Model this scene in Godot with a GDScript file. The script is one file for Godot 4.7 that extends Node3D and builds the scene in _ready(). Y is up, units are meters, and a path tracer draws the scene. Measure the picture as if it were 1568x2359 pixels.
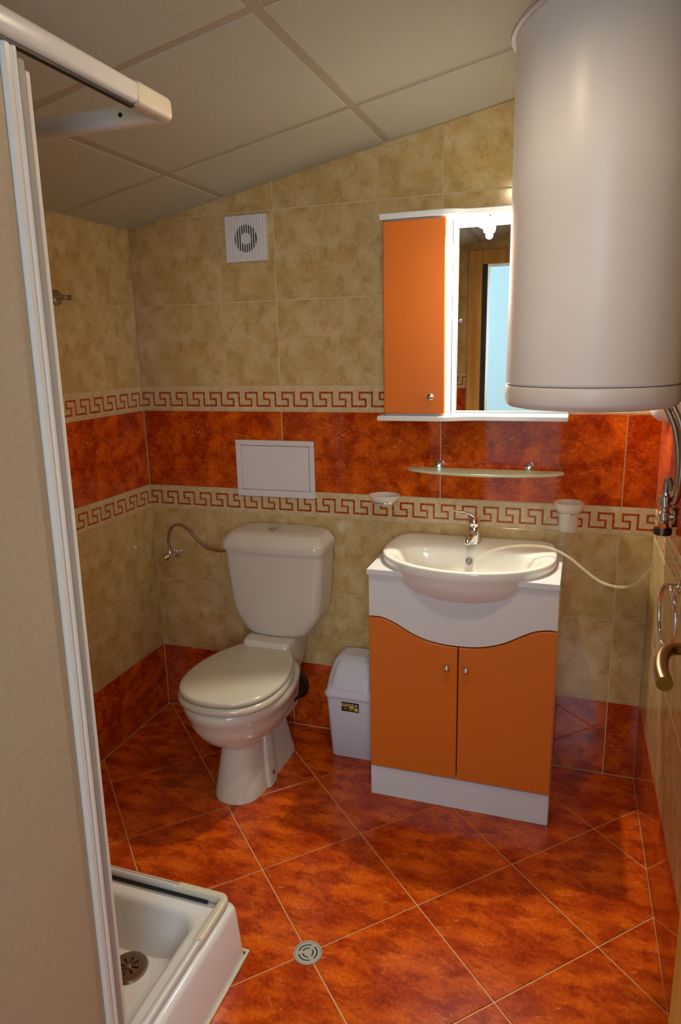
extends Node3D

# ---------------------------------------------------------------- helpers
var M := {}          # materials by plain name
var tile_cache := {}
const CEIL_Y := 1.96     # ceiling height at the low wall
const CEIL_S := 0.1945   # rise of the sloped ceiling per metre
const RW_X := 1.898      # right wall, at the back corner
const RW_S := 0.022      # the right wall opens a little towards the door
const ROWS := [0.0, 0.282, 0.586, 0.890, 0.982, 1.285, 1.377, 1.681, 1.985, 2.289]
const TW := 0.5985

func mb() -> SurfaceTool:
	var st := SurfaceTool.new()
	st.begin(Mesh.PRIMITIVE_TRIANGLES)
	return st

func emit(st: SurfaceTool, t: PackedVector3Array, g: PackedInt32Array, fix := true) -> void:
	var vol := 0.0
	if fix:
		var o := t[0]
		for i in range(0, t.size(), 3):
			vol += (t[i] - o).dot((t[i + 1] - o).cross(t[i + 2] - o))
	for i in range(0, t.size(), 3):
		var a := t[i]
		var b := t[i + 1]
		var c := t[i + 2]
		if vol < 0.0:
			var s := b
			b = c
			c = s
		if (b - a).cross(c - a).length_squared() < 1e-18:
			continue
		st.set_smooth_group(g[i / 3])
		st.set_uv(Vector2(a.x, a.y))
		st.add_vertex(a)
		st.set_uv(Vector2(c.x, c.y))
		st.add_vertex(c)
		st.set_uv(Vector2(b.x, b.y))
		st.add_vertex(b)

func loft(st: SurfaceTool, rings: Array, flat := false, cap0 := true, cap1 := true, wrap := false, crease := 32.0) -> void:
	var t := PackedVector3Array()
	var g := PackedInt32Array()
	var n: int = rings[0].size()
	var group := 1
	var m := rings.size()
	for i in range(m if wrap else m - 1):
		var r0: PackedVector3Array = rings[i]
		var r1: PackedVector3Array = rings[(i + 1) % m]
		if i > 0 and not flat:
			var rp: PackedVector3Array = rings[i - 1]
			var turn := 0.0
			var cnt := 0
			for k in range(0, n, max(1, n / 8)):
				var d0 := r0[k] - rp[k]
				var d1 := r1[k] - r0[k]
				if d0.length() > 1e-6 and d1.length() > 1e-6:
					turn += rad_to_deg(d0.angle_to(d1))
					cnt += 1
			if cnt > 0 and turn / cnt > crease:
				group += 1
		for k in n:
			var j := (k + 1) % n
			t.append_array(PackedVector3Array([r0[k], r0[j], r1[j], r0[k], r1[j], r1[k]]))
			g.append(-1 if flat else group)
			g.append(-1 if flat else group)
	if not wrap:
		if cap0:
			_cap(t, g, rings[0], true, 90)
		if cap1:
			_cap(t, g, rings[m - 1], false, 91)
	emit(st, t, g)

func _cap(t: PackedVector3Array, g: PackedInt32Array, r: PackedVector3Array, flip: bool, group: int) -> void:
	var c := Vector3.ZERO
	for p in r:
		c += p
	c /= r.size()
	for k in r.size():
		var a := r[k]
		var b := r[(k + 1) % r.size()]
		if flip:
			t.append_array(PackedVector3Array([c, b, a]))
		else:
			t.append_array(PackedVector3Array([c, a, b]))
		g.append(group)

func xfr(r: PackedVector3Array, xf: Transform3D) -> PackedVector3Array:
	var o := PackedVector3Array()
	for p in r:
		o.append(xf * p)
	return o

# rounded rectangle of half sizes hx, hz in the xz plane
func rrect(hx: float, hz: float, r: float, y: float, c := Vector3.ZERO, seg := 5) -> PackedVector3Array:
	var o := PackedVector3Array()
	r = min(r, min(hx, hz) * 0.999)
	var cs := [[1, 1, 0.0], [-1, 1, PI / 2], [-1, -1, PI], [1, -1, PI * 1.5]]
	for q in cs:
		for k in seg + 1:
			var a: float = q[2] + PI / 2 * k / seg
			o.append(Vector3(q[0] * (hx - r) + r * cos(a), y, q[1] * (hz - r) + r * sin(a)) + c)
	return o

func box(st: SurfaceTool, lo: Vector3, hi: Vector3, b := 0.0015, xf := Transform3D()) -> void:
	var c := (lo + hi) / 2
	var s := (hi - lo) / 2
	b = min(b, min(s.x, min(s.y, s.z)) * 0.6)
	var rings := []
	for q in [[-s.y, b], [-s.y + b, 0.0], [s.y - b, 0.0], [s.y, b]]:
		rings.append(xfr(rrect(s.x - q[1], s.z - q[1], max(b * 0.999, 1e-5), q[0], c, 1), xf))
	loft(st, rings, true)

func lathe(st: SurfaceTool, prof: Array, n := 24, xf := Transform3D(), crease := 32.0) -> void:
	var rings := []
	for p in prof:
		var r := PackedVector3Array()
		for k in n:
			var a := TAU * k / n
			r.append(xf * Vector3(max(p.x, 1e-4) * cos(a), p.y, max(p.x, 1e-4) * sin(a)))
		rings.append(r)
	loft(st, rings, false, true, true, false, crease)

func spline(p: Array, sub := 6, closed := false) -> PackedVector3Array:
	var o := PackedVector3Array()
	var n := p.size()
	for i in range(n if closed else n - 1):
		var a: Vector3 = p[(i - 1 + n) % n] if closed else p[max(i - 1, 0)]
		var b: Vector3 = p[i]
		var c: Vector3 = p[(i + 1) % n]
		var d: Vector3 = p[(i + 2) % n] if closed else p[min(i + 2, n - 1)]
		for k in sub:
			o.append(b.cubic_interpolate(c, a, d, float(k) / sub))
	if not closed:
		o.append(p[n - 1])
	return o

func tube(st: SurfaceTool, pts: PackedVector3Array, r: float, n := 10, closed := false, flatten := 1.0, radii := PackedFloat32Array()) -> void:
	var m := pts.size()
	var rings := []
	var up := Vector3.ZERO
	for i in m:
		var d: Vector3
		if closed:
			d = (pts[(i + 1) % m] - pts[(i - 1 + m) % m]).normalized()
		else:
			d = (pts[min(i + 1, m - 1)] - pts[max(i - 1, 0)]).normalized()
		if i == 0:
			up = Vector3.UP if absf(d.y) < 0.9 else Vector3.RIGHT
		up = (up - d * up.dot(d)).normalized()
		var side := d.cross(up)
		var ring := PackedVector3Array()
		var rr := radii[i] if radii.size() == m else r
		for k in n:
			var a := TAU * k / n
			ring.append(pts[i] + side * cos(a) * rr + up * sin(a) * rr * flatten)
		rings.append(ring)
	loft(st, rings, false, true, true, closed, 70.0)

func inset(poly: PackedVector2Array, d: float) -> PackedVector2Array:
	var o := PackedVector2Array()
	var n := poly.size()
	var s := 1.0 if not Geometry2D.is_polygon_clockwise(poly) else -1.0
	for i in n:
		var p := poly[i]
		var e0 := (p - poly[(i - 1 + n) % n]).normalized()
		var e1 := (poly[(i + 1) % n] - p).normalized()
		var n0 := Vector2(-e0.y, e0.x) * s
		var n1 := Vector2(-e1.y, e1.x) * s
		var q := n0 + n1
		o.append(p + (q / max(q.length_squared() * 0.5, 0.35)) * d)
	return o

# prism of a simple polygon (x, y) between z0 and z1, bevelled, seen through xf
func extrude(st: SurfaceTool, poly: PackedVector2Array, z0: float, z1: float, b := 0.001, xf := Transform3D(), back_bevel := true) -> void:
	if Geometry2D.is_polygon_clockwise(poly):
		poly = poly.duplicate()
		poly.reverse()
	var ins := inset(poly, b) if b > 0.0 else poly
	var t := PackedVector3Array()
	var g := PackedInt32Array()
	var n := poly.size()
	var levels := []
	if b > 0.0:
		if back_bevel:
			levels = [[ins, z0], [poly, z0 + b], [poly, z1 - b], [ins, z1]]
		else:
			levels = [[poly, z0], [poly, z1 - b], [ins, z1]]
	else:
		levels = [[poly, z0], [poly, z1]]
	for l in levels.size() - 1:
		var p0: PackedVector2Array = levels[l][0]
		var p1: PackedVector2Array = levels[l + 1][0]
		for k in n:
			var j := (k + 1) % n
			var a := Vector3(p0[k].x, p0[k].y, levels[l][1])
			var c := Vector3(p0[j].x, p0[j].y, levels[l][1])
			var d := Vector3(p1[j].x, p1[j].y, levels[l + 1][1])
			var e := Vector3(p1[k].x, p1[k].y, levels[l + 1][1])
			t.append_array(PackedVector3Array([a, c, d, a, d, e]))
			g.append(-1)
			g.append(-1)
	for q in [[levels[0], true], [levels[levels.size() - 1], false]]:
		var pp: PackedVector2Array = q[0][0]
		var idx := Geometry2D.triangulate_polygon(pp)
		for i in range(0, idx.size(), 3):
			var v := []
			for e in 3:
				v.append(Vector3(pp[idx[i + e]].x, pp[idx[i + e]].y, q[0][1]))
			var up: bool = ((v[1] - v[0]).cross(v[2] - v[0])).z > 0.0
			if up == q[1]:
				t.append_array(PackedVector3Array([v[0], v[2], v[1]]))
			else:
				t.append_array(PackedVector3Array([v[0], v[1], v[2]]))
			g.append(-1)
	for i in t.size():
		t[i] = xf * t[i]
	emit(st, t, g)

# prism whose rims are rounded with radius r
func pillow(st: SurfaceTool, poly: PackedVector2Array, z0: float, z1: float, r: float, xf := Transform3D()) -> void:
	if Geometry2D.is_polygon_clockwise(poly):
		poly = poly.duplicate()
		poly.reverse()
	var rings := []
	for k in 11:
		var top := k > 5
		var a := PI / 2 * (k if not top else 10 - k) / 5.0
		var p := inset(poly, r * (1.0 - sin(a)))
		var z := z0 + r * (1.0 - cos(a)) if not top else z1 - r * (1.0 - cos(a))
		var ring := PackedVector3Array()
		for v in p:
			ring.append(xf * Vector3(v.x, v.y, z))
		rings.append(ring)
	var t := PackedVector3Array()
	var g := PackedInt32Array()
	var n := poly.size()
	for i in 10:
		for k in n:
			var j := (k + 1) % n
			t.append_array(PackedVector3Array([rings[i][k], rings[i][j], rings[i + 1][j], rings[i][k], rings[i + 1][j], rings[i + 1][k]]))
			g.append(1 + k)
			g.append(1 + k)
	for q in [[0, true], [10, false]]:
		var pp := inset(poly, r)
		var idx := Geometry2D.triangulate_polygon(pp)
		for i in range(0, idx.size(), 3):
			var a := idx[i]
			var b := idx[i + 1]
			var c := idx[i + 2]
			if ((pp[b] - pp[a]).cross(pp[c] - pp[a]) > 0.0) == q[1]:
				var w := b
				b = c
				c = w
			var rr: PackedVector3Array = rings[q[0]]
			t.append_array(PackedVector3Array([rr[a], rr[b], rr[c]]))
			g.append(999)
	emit(st, t, g)

# ring sector standing between y0 and y1
func sector(st: SurfaceTool, c: Vector3, r0: float, r1: float, a0: float, a1: float, y0: float, y1: float) -> void:
	var n: int = max(2, int(ceil((a1 - a0) / 0.2)))
	var p := PackedVector2Array()
	for k in n + 1:
		var a := a0 + (a1 - a0) * k / n
		p.append(Vector2(cos(a), sin(a)) * r1)
	for k in n + 1:
		var a := a1 - (a1 - a0) * k / n
		p.append(Vector2(cos(a), sin(a)) * r0)
	extrude(st, p, y0, y1, 0.0, Transform3D(Basis(Vector3(1, 0, 0), Vector3(0, 0, 1), Vector3(0, 1, 0)), c))

func rectp(x0: float, y0: float, x1: float, y1: float) -> PackedVector2Array:
	return PackedVector2Array([Vector2(x0, y0), Vector2(x1, y0), Vector2(x1, y1), Vector2(x0, y1)])

func circ(c: Vector2, r: float, n := 24) -> PackedVector2Array:
	var p := PackedVector2Array()
	for k in n:
		p.append(c + Vector2(cos(TAU * k / n), sin(TAU * k / n)) * r)
	return p

func numbered(called: String, parent: Node) -> String:
	if not parent.has_node(called):
		return called
	var k := 1
	while parent.has_node("%s_%03d" % [called, k]):
		k += 1
	return "%s_%03d" % [called, k]

func part(called: String, st: SurfaceTool, mat: Material, parent: Node, label := "") -> MeshInstance3D:
	st.generate_normals()
	st.set_material(mat)
	var o := MeshInstance3D.new()
	o.name = numbered(called, parent)
	o.mesh = st.commit()
	parent.add_child(o, true)
	if parent != self and not (parent is MeshInstance3D):
		o.position = -parent.position
	if label:
		o.set_meta("label", label)
	return o

func thing(called: String, label: String, category: String, at: Vector3, group := "") -> Node3D:
	var o := Node3D.new()
	o.name = numbered(called, self)
	add_child(o, true)
	o.position = at
	o.set_meta("label", label)
	o.set_meta("category", category)
	if group:
		o.set_meta("group", group)
	return o

func struct(called: String, st: SurfaceTool, mat: Material, label: String, category: String) -> MeshInstance3D:
	var o := part(called, st, mat, self)
	o.set_meta("kind", "structure")
	o.set_meta("label", label)
	o.set_meta("category", category)
	return o

# axis frames for lathes: y axis of the lathe turned onto a direction
func along(d: Vector3, at: Vector3) -> Transform3D:
	var y := d.normalized()
	var x := (Vector3.UP if absf(y.y) < 0.9 else Vector3.RIGHT).cross(y).normalized()
	return Transform3D(Basis(x, y, x.cross(y)), at)

# ---------------------------------------------------------------- materials
func mat(called: String, col: Color, rough: float, metal := 0.0) -> StandardMaterial3D:
	var m := StandardMaterial3D.new()
	m.resource_name = called
	m.albedo_color = col
	m.roughness = rough
	m.metallic = metal
	M[called] = m
	return m

func rgb8(r: int, g: int, b: int) -> Color:
	return Color(r / 255.0, g / 255.0, b / 255.0)

func noise_bytes(w: int, h: int, sd: int, freq: float, oct := 4, warp := 0.0, ridged := false, stretch := 1) -> PackedByteArray:
	var f := FastNoiseLite.new()
	f.seed = sd
	f.noise_type = FastNoiseLite.TYPE_SIMPLEX_SMOOTH
	f.frequency = freq
	f.fractal_octaves = oct
	f.fractal_type = FastNoiseLite.FRACTAL_RIDGED if ridged else FastNoiseLite.FRACTAL_FBM
	if warp > 0.0:
		f.domain_warp_enabled = true
		f.domain_warp_amplitude = warp
		f.domain_warp_frequency = freq * 0.8
		f.domain_warp_fractal_octaves = 3
	var im := f.get_image(w / stretch, h, false, false, true)
	im.convert(Image.FORMAT_L8)
	if stretch > 1:
		im.resize(w, h, Image.INTERPOLATE_CUBIC)
	return im.get_data()

func ramp(x: float, lo: float, hi: float) -> float:
	return clampf((x - lo) / (hi - lo), 0.0, 1.0)

func tex_of(w: int, h: int, data: PackedByteArray) -> ImageTexture:
	return ImageTexture.create_from_image(Image.create_from_data(w, h, false, Image.FORMAT_RGB8, data))

# wandering hairline veins of the printed marbling, as a mask
func veins(w: int, h: int, sd: int, count: int, lmin: int, lmax: int, wander: float, slope: float, width: float, curl := 0.0) -> PackedByteArray:
	var o := PackedByteArray()
	o.resize(w * h)
	var rng := RandomNumberGenerator.new()
	rng.seed = sd
	for n in count:
		var x := rng.randf() * w
		var y := rng.randf() * h
		var base := rng.randfn(0.0, slope)
		var a := base
		var steps := rng.randi_range(lmin, lmax)
		var strength := rng.randf_range(0.45, 1.0)
		var wd := width * rng.randf_range(0.6, 1.3)
		var cv := rng.randfn(0.0, curl)
		for k in steps:
			if curl > 0.0:
				cv = cv * 0.985 + rng.randfn(0.0, curl * 0.22)
				a += cv + rng.randfn(0.0, wander)
			else:
				a = lerpf(a, base, 0.06) + rng.randfn(0.0, wander)
			x += cos(a)
			y += sin(a)
			var f := strength * (0.35 + 0.65 * absf(sin(k * 0.045 + n))) * sin(PI * (k + 1.0) / (steps + 1.0))
			var r := wd * (0.6 + 0.4 * sin(k * 0.11 + n * 2.0))
			var q := int(ceil(r + 0.5))
			for dy in range(-q, q + 1):
				for dx in range(-q, q + 1):
					var xx := posmod(int(x) + dx, w)
					var yy := posmod(int(y) + dy, h)
					var d := Vector2(int(x) + dx - x, int(y) + dy - y).length()
					var v := int(255.0 * f * clampf(r + 0.5 - d, 0.0, 1.0))
					if v > o[yy * w + xx]:
						o[yy * w + xx] = v
	return o

func beige_image(w: int, h: int, sd: int) -> PackedByteArray:
	var cloud := noise_bytes(w, h, sd, 0.0045, 5, 60.0)
	var warm := noise_bytes(w, h, sd + 1, 0.006, 3, 40.0)
	var wisp := noise_bytes(w, h, sd + 6, 0.009, 5, 90.0)
	var fine := noise_bytes(w, h, sd + 4, 0.05, 3)
	var va := veins(w, h, sd + 7, 46, 60, 230, 0.05, 0.9, 4.6, 0.022)
	var vb := veins(w, h, sd + 8, 70, 20, 110, 0.09, 1.2, 2.3, 0.03)
	var o := PackedByteArray()
	o.resize(w * h * 3)
	for i in w * h:
		var c := ramp(cloud[i], 60, 195)
		var r := 200.0 + 15.0 * c
		var g := 168.0 + 22.0 * c
		var b := 106.0 + 32.0 * c
		var k := ramp(warm[i], 135, 205) * 0.5
		g -= 9.0 * k
		b -= 20.0 * k
		var d := clampf(va[i] / 255.0 * 0.34 + vb[i] / 255.0 * 0.55 + 0.24 * ramp(wisp[i], 138, 212), 0.0, 0.75)
		r = lerpf(r, 148.0, d)
		g = lerpf(g, 108.0, d)
		b = lerpf(b, 54.0, d)
		var f := (fine[i] - 128.0) * 0.06
		o[i * 3] = int(clampf(r + f, 0, 255))
		o[i * 3 + 1] = int(clampf(g + f, 0, 255))
		o[i * 3 + 2] = int(clampf(b + f, 0, 255))
	return o

func red_image(w: int, h: int, sd: int, stretch: int, fs: float) -> PackedByteArray:
	var cloud := noise_bytes(w, h, sd, 0.0040 * fs, 5, 40.0, false, stretch)
	var dark := noise_bytes(w, h, sd + 1, 0.009 * fs, 4, 40.0, false, stretch)
	var spot := noise_bytes(w, h, sd + 4, 0.022 * fs, 3, 20.0, false, stretch)
	var fine := noise_bytes(w, h, sd + 5, 0.04, 4)
	var k := 1.0 if stretch == 1 else 0.55
	var va := veins(w, h, sd + 7, int(34 / k), int(50 * k), int(300 * k), 0.24, 0.38, 2.7 if stretch == 1 else 2.5)
	var vb := veins(w, h, sd + 8, int(40 / k), 8, int(60 * k), 0.4, 0.9, 2.3 if stretch == 1 else 2.2)
	var vc := veins(w, h, sd + 9, int(70 / k), 4, 12, 0.6, 1.5, 4.0 * k + 1.0)
	var o := PackedByteArray()
	o.resize(w * h * 3)
	for i in w * h:
		var c := ramp(cloud[i], 55, 200)
		var r := 172.0 + 44.0 * c
		var g := 56.0 + 38.0 * c
		var b := 5.0 + 8.0 * c
		var dk := ramp(dark[i], 126, 215) * (0.5 if stretch == 1 else 0.52)
		r = lerpf(r, 128.0, dk)
		g = lerpf(g, 32.0, dk)
		b = lerpf(b, 5.0, dk)
		var lt := ramp(spot[i], 150, 210) * 0.14
		var d := maxf(va[i] / 255.0 * 0.85, maxf(vb[i] / 255.0 * 0.7, maxf(vc[i] / 255.0 * 0.34, lt)))
		r = lerpf(r, 255.0, d)
		g = lerpf(g, 188.0, d)
		b = lerpf(b, 128.0, d)
		var f := (fine[i] - 128.0) * 0.14
		o[i * 3] = int(clampf(r + f, 0, 255))
		o[i * 3 + 1] = int(clampf(g + f * 0.7, 0, 255))
		o[i * 3 + 2] = int(clampf(b + f * 0.2, 0, 255))
	return o

# the printed key pattern: four units on a 0.3 x 0.092 m border tile
func key_image() -> ImageTexture:
	var w := 800
	var h := 240
	var bg := noise_bytes(w, h, 61, 0.012, 4, 30.0)
	var ink := noise_bytes(w, h, 62, 0.03, 3, 20.0)
	var im := Image.create(w, h, false, Image.FORMAT_L8)
	var t := 19
	var top := 52
	var mid := 114
	var bot := 178
	for u in range(-1, 5):
		var x := u * 200 + 8
		# hook: top bar, left drop, middle bar, inner drop, bottom bar left
		im.fill_rect(Rect2i(x, top, 138, t), Color.WHITE)
		im.fill_rect(Rect2i(x, top, t, mid - top + t), Color.WHITE)
		im.fill_rect(Rect2i(x, mid, 74, t), Color.WHITE)
		im.fill_rect(Rect2i(x + 60, mid, t, bot - mid + t), Color.WHITE)
		im.fill_rect(Rect2i(x - 62, bot, 137, t), Color.WHITE)
		im.fill_rect(Rect2i(x + 124, top, t, bot - top + t), Color.WHITE)
	var k := im.get_data()
	var o := PackedByteArray()
	o.resize(w * h * 3)
	for i in w * h:
		var c := ramp(bg[i], 60, 200)
		var r := 205.0 + 14.0 * c
		var g := 180.0 + 18.0 * c
		var b := 132.0 + 22.0 * c
		if k[i] > 0:
			var q := ramp(ink[i], 80, 180)
			r = 150.0 + 46.0 * q
			g = 54.0 + 38.0 * q
			b = 20.0 + 14.0 * q
		o[i * 3] = int(r)
		o[i * 3 + 1] = int(g)
		o[i * 3 + 2] = int(b)
	return tex_of(w, h, o)

func wood_image(w: int, h: int, sd: int, ca: Color, cb: Color) -> ImageTexture:
	var a := noise_bytes(w, h, sd, 0.02, 4, 12.0)
	var o := PackedByteArray()
	o.resize(w * h * 3)
	for y in h:
		for x in w:
			# grain runs along y: sample squeezed rows
			var c := ramp(a[((y / 14) % h) * w + x], 60, 195)
			c = clampf(c + (a[y * w + x] - 128.0) * 0.0012, 0, 1)
			var q := ca.lerp(cb, c)
			var i := (y * w + x) * 3
			o[i] = int(q.r * 255)
			o[i + 1] = int(q.g * 255)
			o[i + 2] = int(q.b * 255)
	return tex_of(w, h, o)

func speckle_tex(sd: int, base: Color, amp: float, freq: float) -> ImageTexture:
	var w := 512
	var a := noise_bytes(w, w, sd, freq, 3)
	var o := PackedByteArray()
	o.resize(w * w * 3)
	for i in w * w:
		var d := (a[i] - 128.0) / 128.0 * amp
		o[i * 3] = int(clampf((base.r + d) * 255, 0, 255))
		o[i * 3 + 1] = int(clampf((base.g + d) * 255, 0, 255))
		o[i * 3 + 2] = int(clampf((base.b + d) * 255, 0, 255))
	return tex_of(w, w, o)

func sticker_tex() -> ImageTexture:
	var im := Image.create(160, 84, false, Image.FORMAT_RGB8)
	im.fill(rgb8(214, 200, 120))
	im.fill_rect(Rect2i(0, 0, 160, 12), rgb8(30, 24, 20))
	im.fill_rect(Rect2i(0, 40, 76, 44), rgb8(48, 74, 18))
	im.fill_rect(Rect2i(70, 52, 50, 32), rgb8(120, 104, 30))
	im.fill_rect(Rect2i(0, 74, 160, 10), rgb8(40, 34, 16))
	im.fill_rect(Rect2i(152, 8, 8, 76), rgb8(40, 30, 26))
	for k in 5:
		im.fill_rect(Rect2i(14 + k * 18, 12, 6, 24), rgb8(60, 40, 14))
		im.fill_rect(Rect2i(14 + k * 18, 22 + (k % 2) * 4, 13, 5), rgb8(60, 40, 14))
	im.fill_rect(Rect2i(112, 8, 44, 36), rgb8(34, 26, 26))
	im.fill_rect(Rect2i(120, 14, 28, 22), rgb8(176, 168, 170))
	im.fill_rect(Rect2i(28, 54, 16, 8), rgb8(190, 200, 150))
	im.fill_rect(Rect2i(78, 60, 12, 9), rgb8(210, 190, 90))
	return ImageTexture.create_from_image(im)

func make_materials() -> void:
	var m := mat("beige wall tile glaze", Color.WHITE, 0.13)
	m.albedo_texture = tex_of(1024, 512, beige_image(1024, 512, 11))
	m = mat("red marbled wall tile glaze", Color.WHITE, 0.05)
	m.albedo_texture = tex_of(1024, 512, red_image(1024, 512, 31, 1, 1.0))
	m = mat("red marbled floor tile glaze", Color.WHITE, 0.16)
	m.albedo_texture = tex_of(1024, 1024, red_image(1024, 1024, 43, 2, 1.5))
	m = mat("key pattern border tile glaze", Color.WHITE, 0.13)
	m.albedo_texture = key_image()
	mat("wall grout", rgb8(224, 200, 156), 0.7)
	mat("floor grout", rgb8(226, 166, 106), 0.45)
	m = mat("mineral ceiling panel", Color.WHITE, 0.9)
	m.albedo_texture = speckle_tex(71, rgb8(184, 182, 164), 0.05, 0.13)
	m.uv1_triplanar = true
	m.uv1_world_triplanar = true
	m.uv1_scale = Vector3(2.2, 2.2, 2.2)
	mat("ceiling bar enamel", rgb8(168, 158, 138), 0.5)
	mat("dark gap", rgb8(24, 18, 14), 0.8)
	mat("white ceramic", rgb8(214, 206, 190), 0.06)
	mat("basin ceramic", rgb8(238, 236, 226), 0.06)
	mat("seat plastic", rgb8(200, 192, 172), 0.12)
	mat("white lacquer", rgb8(222, 224, 224), 0.3)
	mat("orange lacquer", rgb8(214, 112, 28), 0.36)
	mat("white plastic", rgb8(226, 222, 220), 0.35)
	mat("bin plastic", rgb8(222, 222, 230), 0.32)
	mat("white enamel", rgb8(236, 236, 236), 0.36)
	mat("tray acrylic", rgb8(232, 230, 226), 0.1)
	mat("enclosure enamel", rgb8(212, 208, 202), 0.3)
	mat("cream plastic", rgb8(214, 206, 182), 0.35)
	mat("grey rubber", rgb8(150, 146, 142), 0.5)
	mat("black rubber", rgb8(22, 20, 19), 0.5)
	mat("chrome", rgb8(226, 226, 228), 0.08, 1.0)
	mat("dull steel", rgb8(170, 162, 148), 0.28, 1.0)
	mat("drain plastic", rgb8(178, 174, 160), 0.4)
	m = mat("braided steel hose", rgb8(176, 166, 150), 0.38, 1.0)
	mat("brushed gold", rgb8(134, 98, 44), 0.3, 1.0)
	m = mat("frosted shower sheet", Color.WHITE, 0.42)
	m.albedo_texture = speckle_tex(81, rgb8(168, 150, 126), 0.018, 0.035)
	m.uv1_triplanar = true
	m.uv1_scale = Vector3(4, 4, 4)
	m.backlight = Color(0.25, 0.24, 0.22)
	m = mat("frosted glass", Color(0.95, 0.93, 0.88, 0.55), 0.4)
	m.transparency = BaseMaterial3D.TRANSPARENCY_ALPHA
	m = mat("frosted shelf glass", Color(0.82, 0.86, 0.72, 0.9), 0.3)
	m.transparency = BaseMaterial3D.TRANSPARENCY_ALPHA
	m = mat("clear vinyl", Color(0.95, 0.90, 0.74, 0.28), 0.3)
	m.transparency = BaseMaterial3D.TRANSPARENCY_ALPHA
	mat("mirror silver", rgb8(236, 238, 238), 0.012, 1.0)
	m = mat("door wood", Color.WHITE, 0.4)
	m.albedo_texture = wood_image(256, 512, 91, rgb8(198, 146, 60), rgb8(230, 180, 88))
	m.uv1_triplanar = true
	m.uv1_scale = Vector3(2, 1, 2)
	mat("dark wood", rgb8(52, 34, 22), 0.6)
	mat("hall paint", rgb8(226, 234, 232), 0.85)
	m = mat("hall floor boards", Color.WHITE, 0.4)
	m.albedo_texture = wood_image(256, 256, 95, rgb8(150, 104, 62), rgb8(176, 126, 78))
	m.uv1_triplanar = true
	m = mat("glowing bulb", rgb8(255, 244, 226), 0.4)
	m.emission_enabled = true
	m.emission = Color(1.0, 0.86, 0.66)
	m.emission_energy_multiplier = 6.0
	m = mat("glowing halogen", rgb8(255, 250, 240), 0.4)
	m.emission_enabled = true
	m.emission = Color(1.0, 0.95, 0.86)
	m.emission_energy_multiplier = 2.5
	m = mat("bin sticker print", Color.WHITE, 0.35)
	m.albedo_texture = sticker_tex()

# ---------------------------------------------------------------- tiles
# frame: wall plane (u right, v up, n out); the tile's front stands at n = 0
func tile_mesh(poly: PackedVector2Array, uv0: Vector2, uvs: Vector2, m: Material, thick := 0.007, b := 0.0012) -> ArrayMesh:
	var key := "%s|%s|%s|%s" % [str(poly), str(uv0), str(uvs), m.resource_name]
	if tile_cache.has(key):
		return tile_cache[key]
	if Geometry2D.is_polygon_clockwise(poly):
		poly = poly.duplicate()
		poly.reverse()
	var ins := inset(poly, b)
	var st := mb()
	st.set_smooth_group(-1)
	var put := func(p: Vector2, z: float):
		st.set_uv(Vector2((p.x - uv0.x) / uvs.x, 1.0 - (p.y - uv0.y) / uvs.y))
		st.add_vertex(Vector3(p.x, p.y, z))
	var n := poly.size()
	for l in 2:
		var p0 := poly
		var p1 := poly if l == 0 else ins
		var za := -thick if l == 0 else -b * 0.6
		var zb := -b * 0.6 if l == 0 else 0.0
		for k in n:
			var j := (k + 1) % n
			for q in [[p0[k], za], [p1[j], zb], [p0[j], za], [p0[k], za], [p1[k], zb], [p1[j], zb]]:
				put.call(q[0], q[1])
	var idx := Geometry2D.triangulate_polygon(ins)
	for i in range(0, idx.size(), 3):
		var a := ins[idx[i]]
		var c := ins[idx[i + 1]]
		var d := ins[idx[i + 2]]
		if (c - a).cross(d - a) > 0.0:
			var s := c
			c = d
			d = s
		put.call(a, 0.0)
		put.call(c, 0.0)
		put.call(d, 0.0)
	st.generate_normals()
	st.set_material(m)
	var mesh := st.commit()
	tile_cache[key] = mesh
	return mesh

func put_tile(called: String, poly: PackedVector2Array, org: Vector2, size: Vector2, m: Material, xf: Transform3D, parent: Node3D, uvo := Vector2.ZERO) -> void:
	var q := PackedVector2Array()
	for p in poly:
		q.append((p - org).snapped(Vector2(0.0001, 0.0001)))
	if q.size() < 3:
		return
	var o := MeshInstance3D.new()
	o.name = numbered(called, parent)
	o.mesh = tile_mesh(q, uvo, size, m)
	o.transform = xf * Transform3D(Basis(), Vector3(org.x, org.y, 0))
	parent.add_child(o, true)

# rows and columns of a wall; u runs from u0 to u1, tiles start at ustart
func tile_wall(parent: Node3D, xf: Transform3D, u0: float, u1: float, ustart: float, region: PackedVector2Array, hole := PackedVector2Array()) -> void:
	var g := 0.0017
	for r in ROWS.size() - 1:
		var border: bool = r == 3 or r == 5
		var w := TW / 2 if border else TW
		var mt: Material = M["key pattern border tile glaze"] if border else (M["red marbled wall tile glaze"] if r == 0 or r == 4 else M["beige wall tile glaze"])
		var called := "border_tile" if border else ("skirting_tile" if r == 0 else "wall_tile")
		var y0: float = ROWS[r]
		var y1: float = ROWS[r + 1]
		var first := int(floor((u0 - ustart) / w))
		var last := int(ceil((u1 - ustart) / w))
		for c in range(first, last):
			var x0 := ustart + c * w
			var cell := rectp(x0 + g, y0 + g, x0 + w - g, y1 - g)
			if border:
				cell = rectp(x0 + g * 0.5, y0 + g * 0.7, x0 + w - g * 0.5, y1 - g * 0.7)
			for pc in Geometry2D.intersect_polygons(cell, region):
				var pieces := [pc]
				if hole.size() > 0:
					pieces = Geometry2D.clip_polygons(pc, hole)
				for pp in pieces:
					put_tile(called, pp, Vector2(x0, y0), Vector2(w, y1 - y0), mt, xf, parent)

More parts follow.
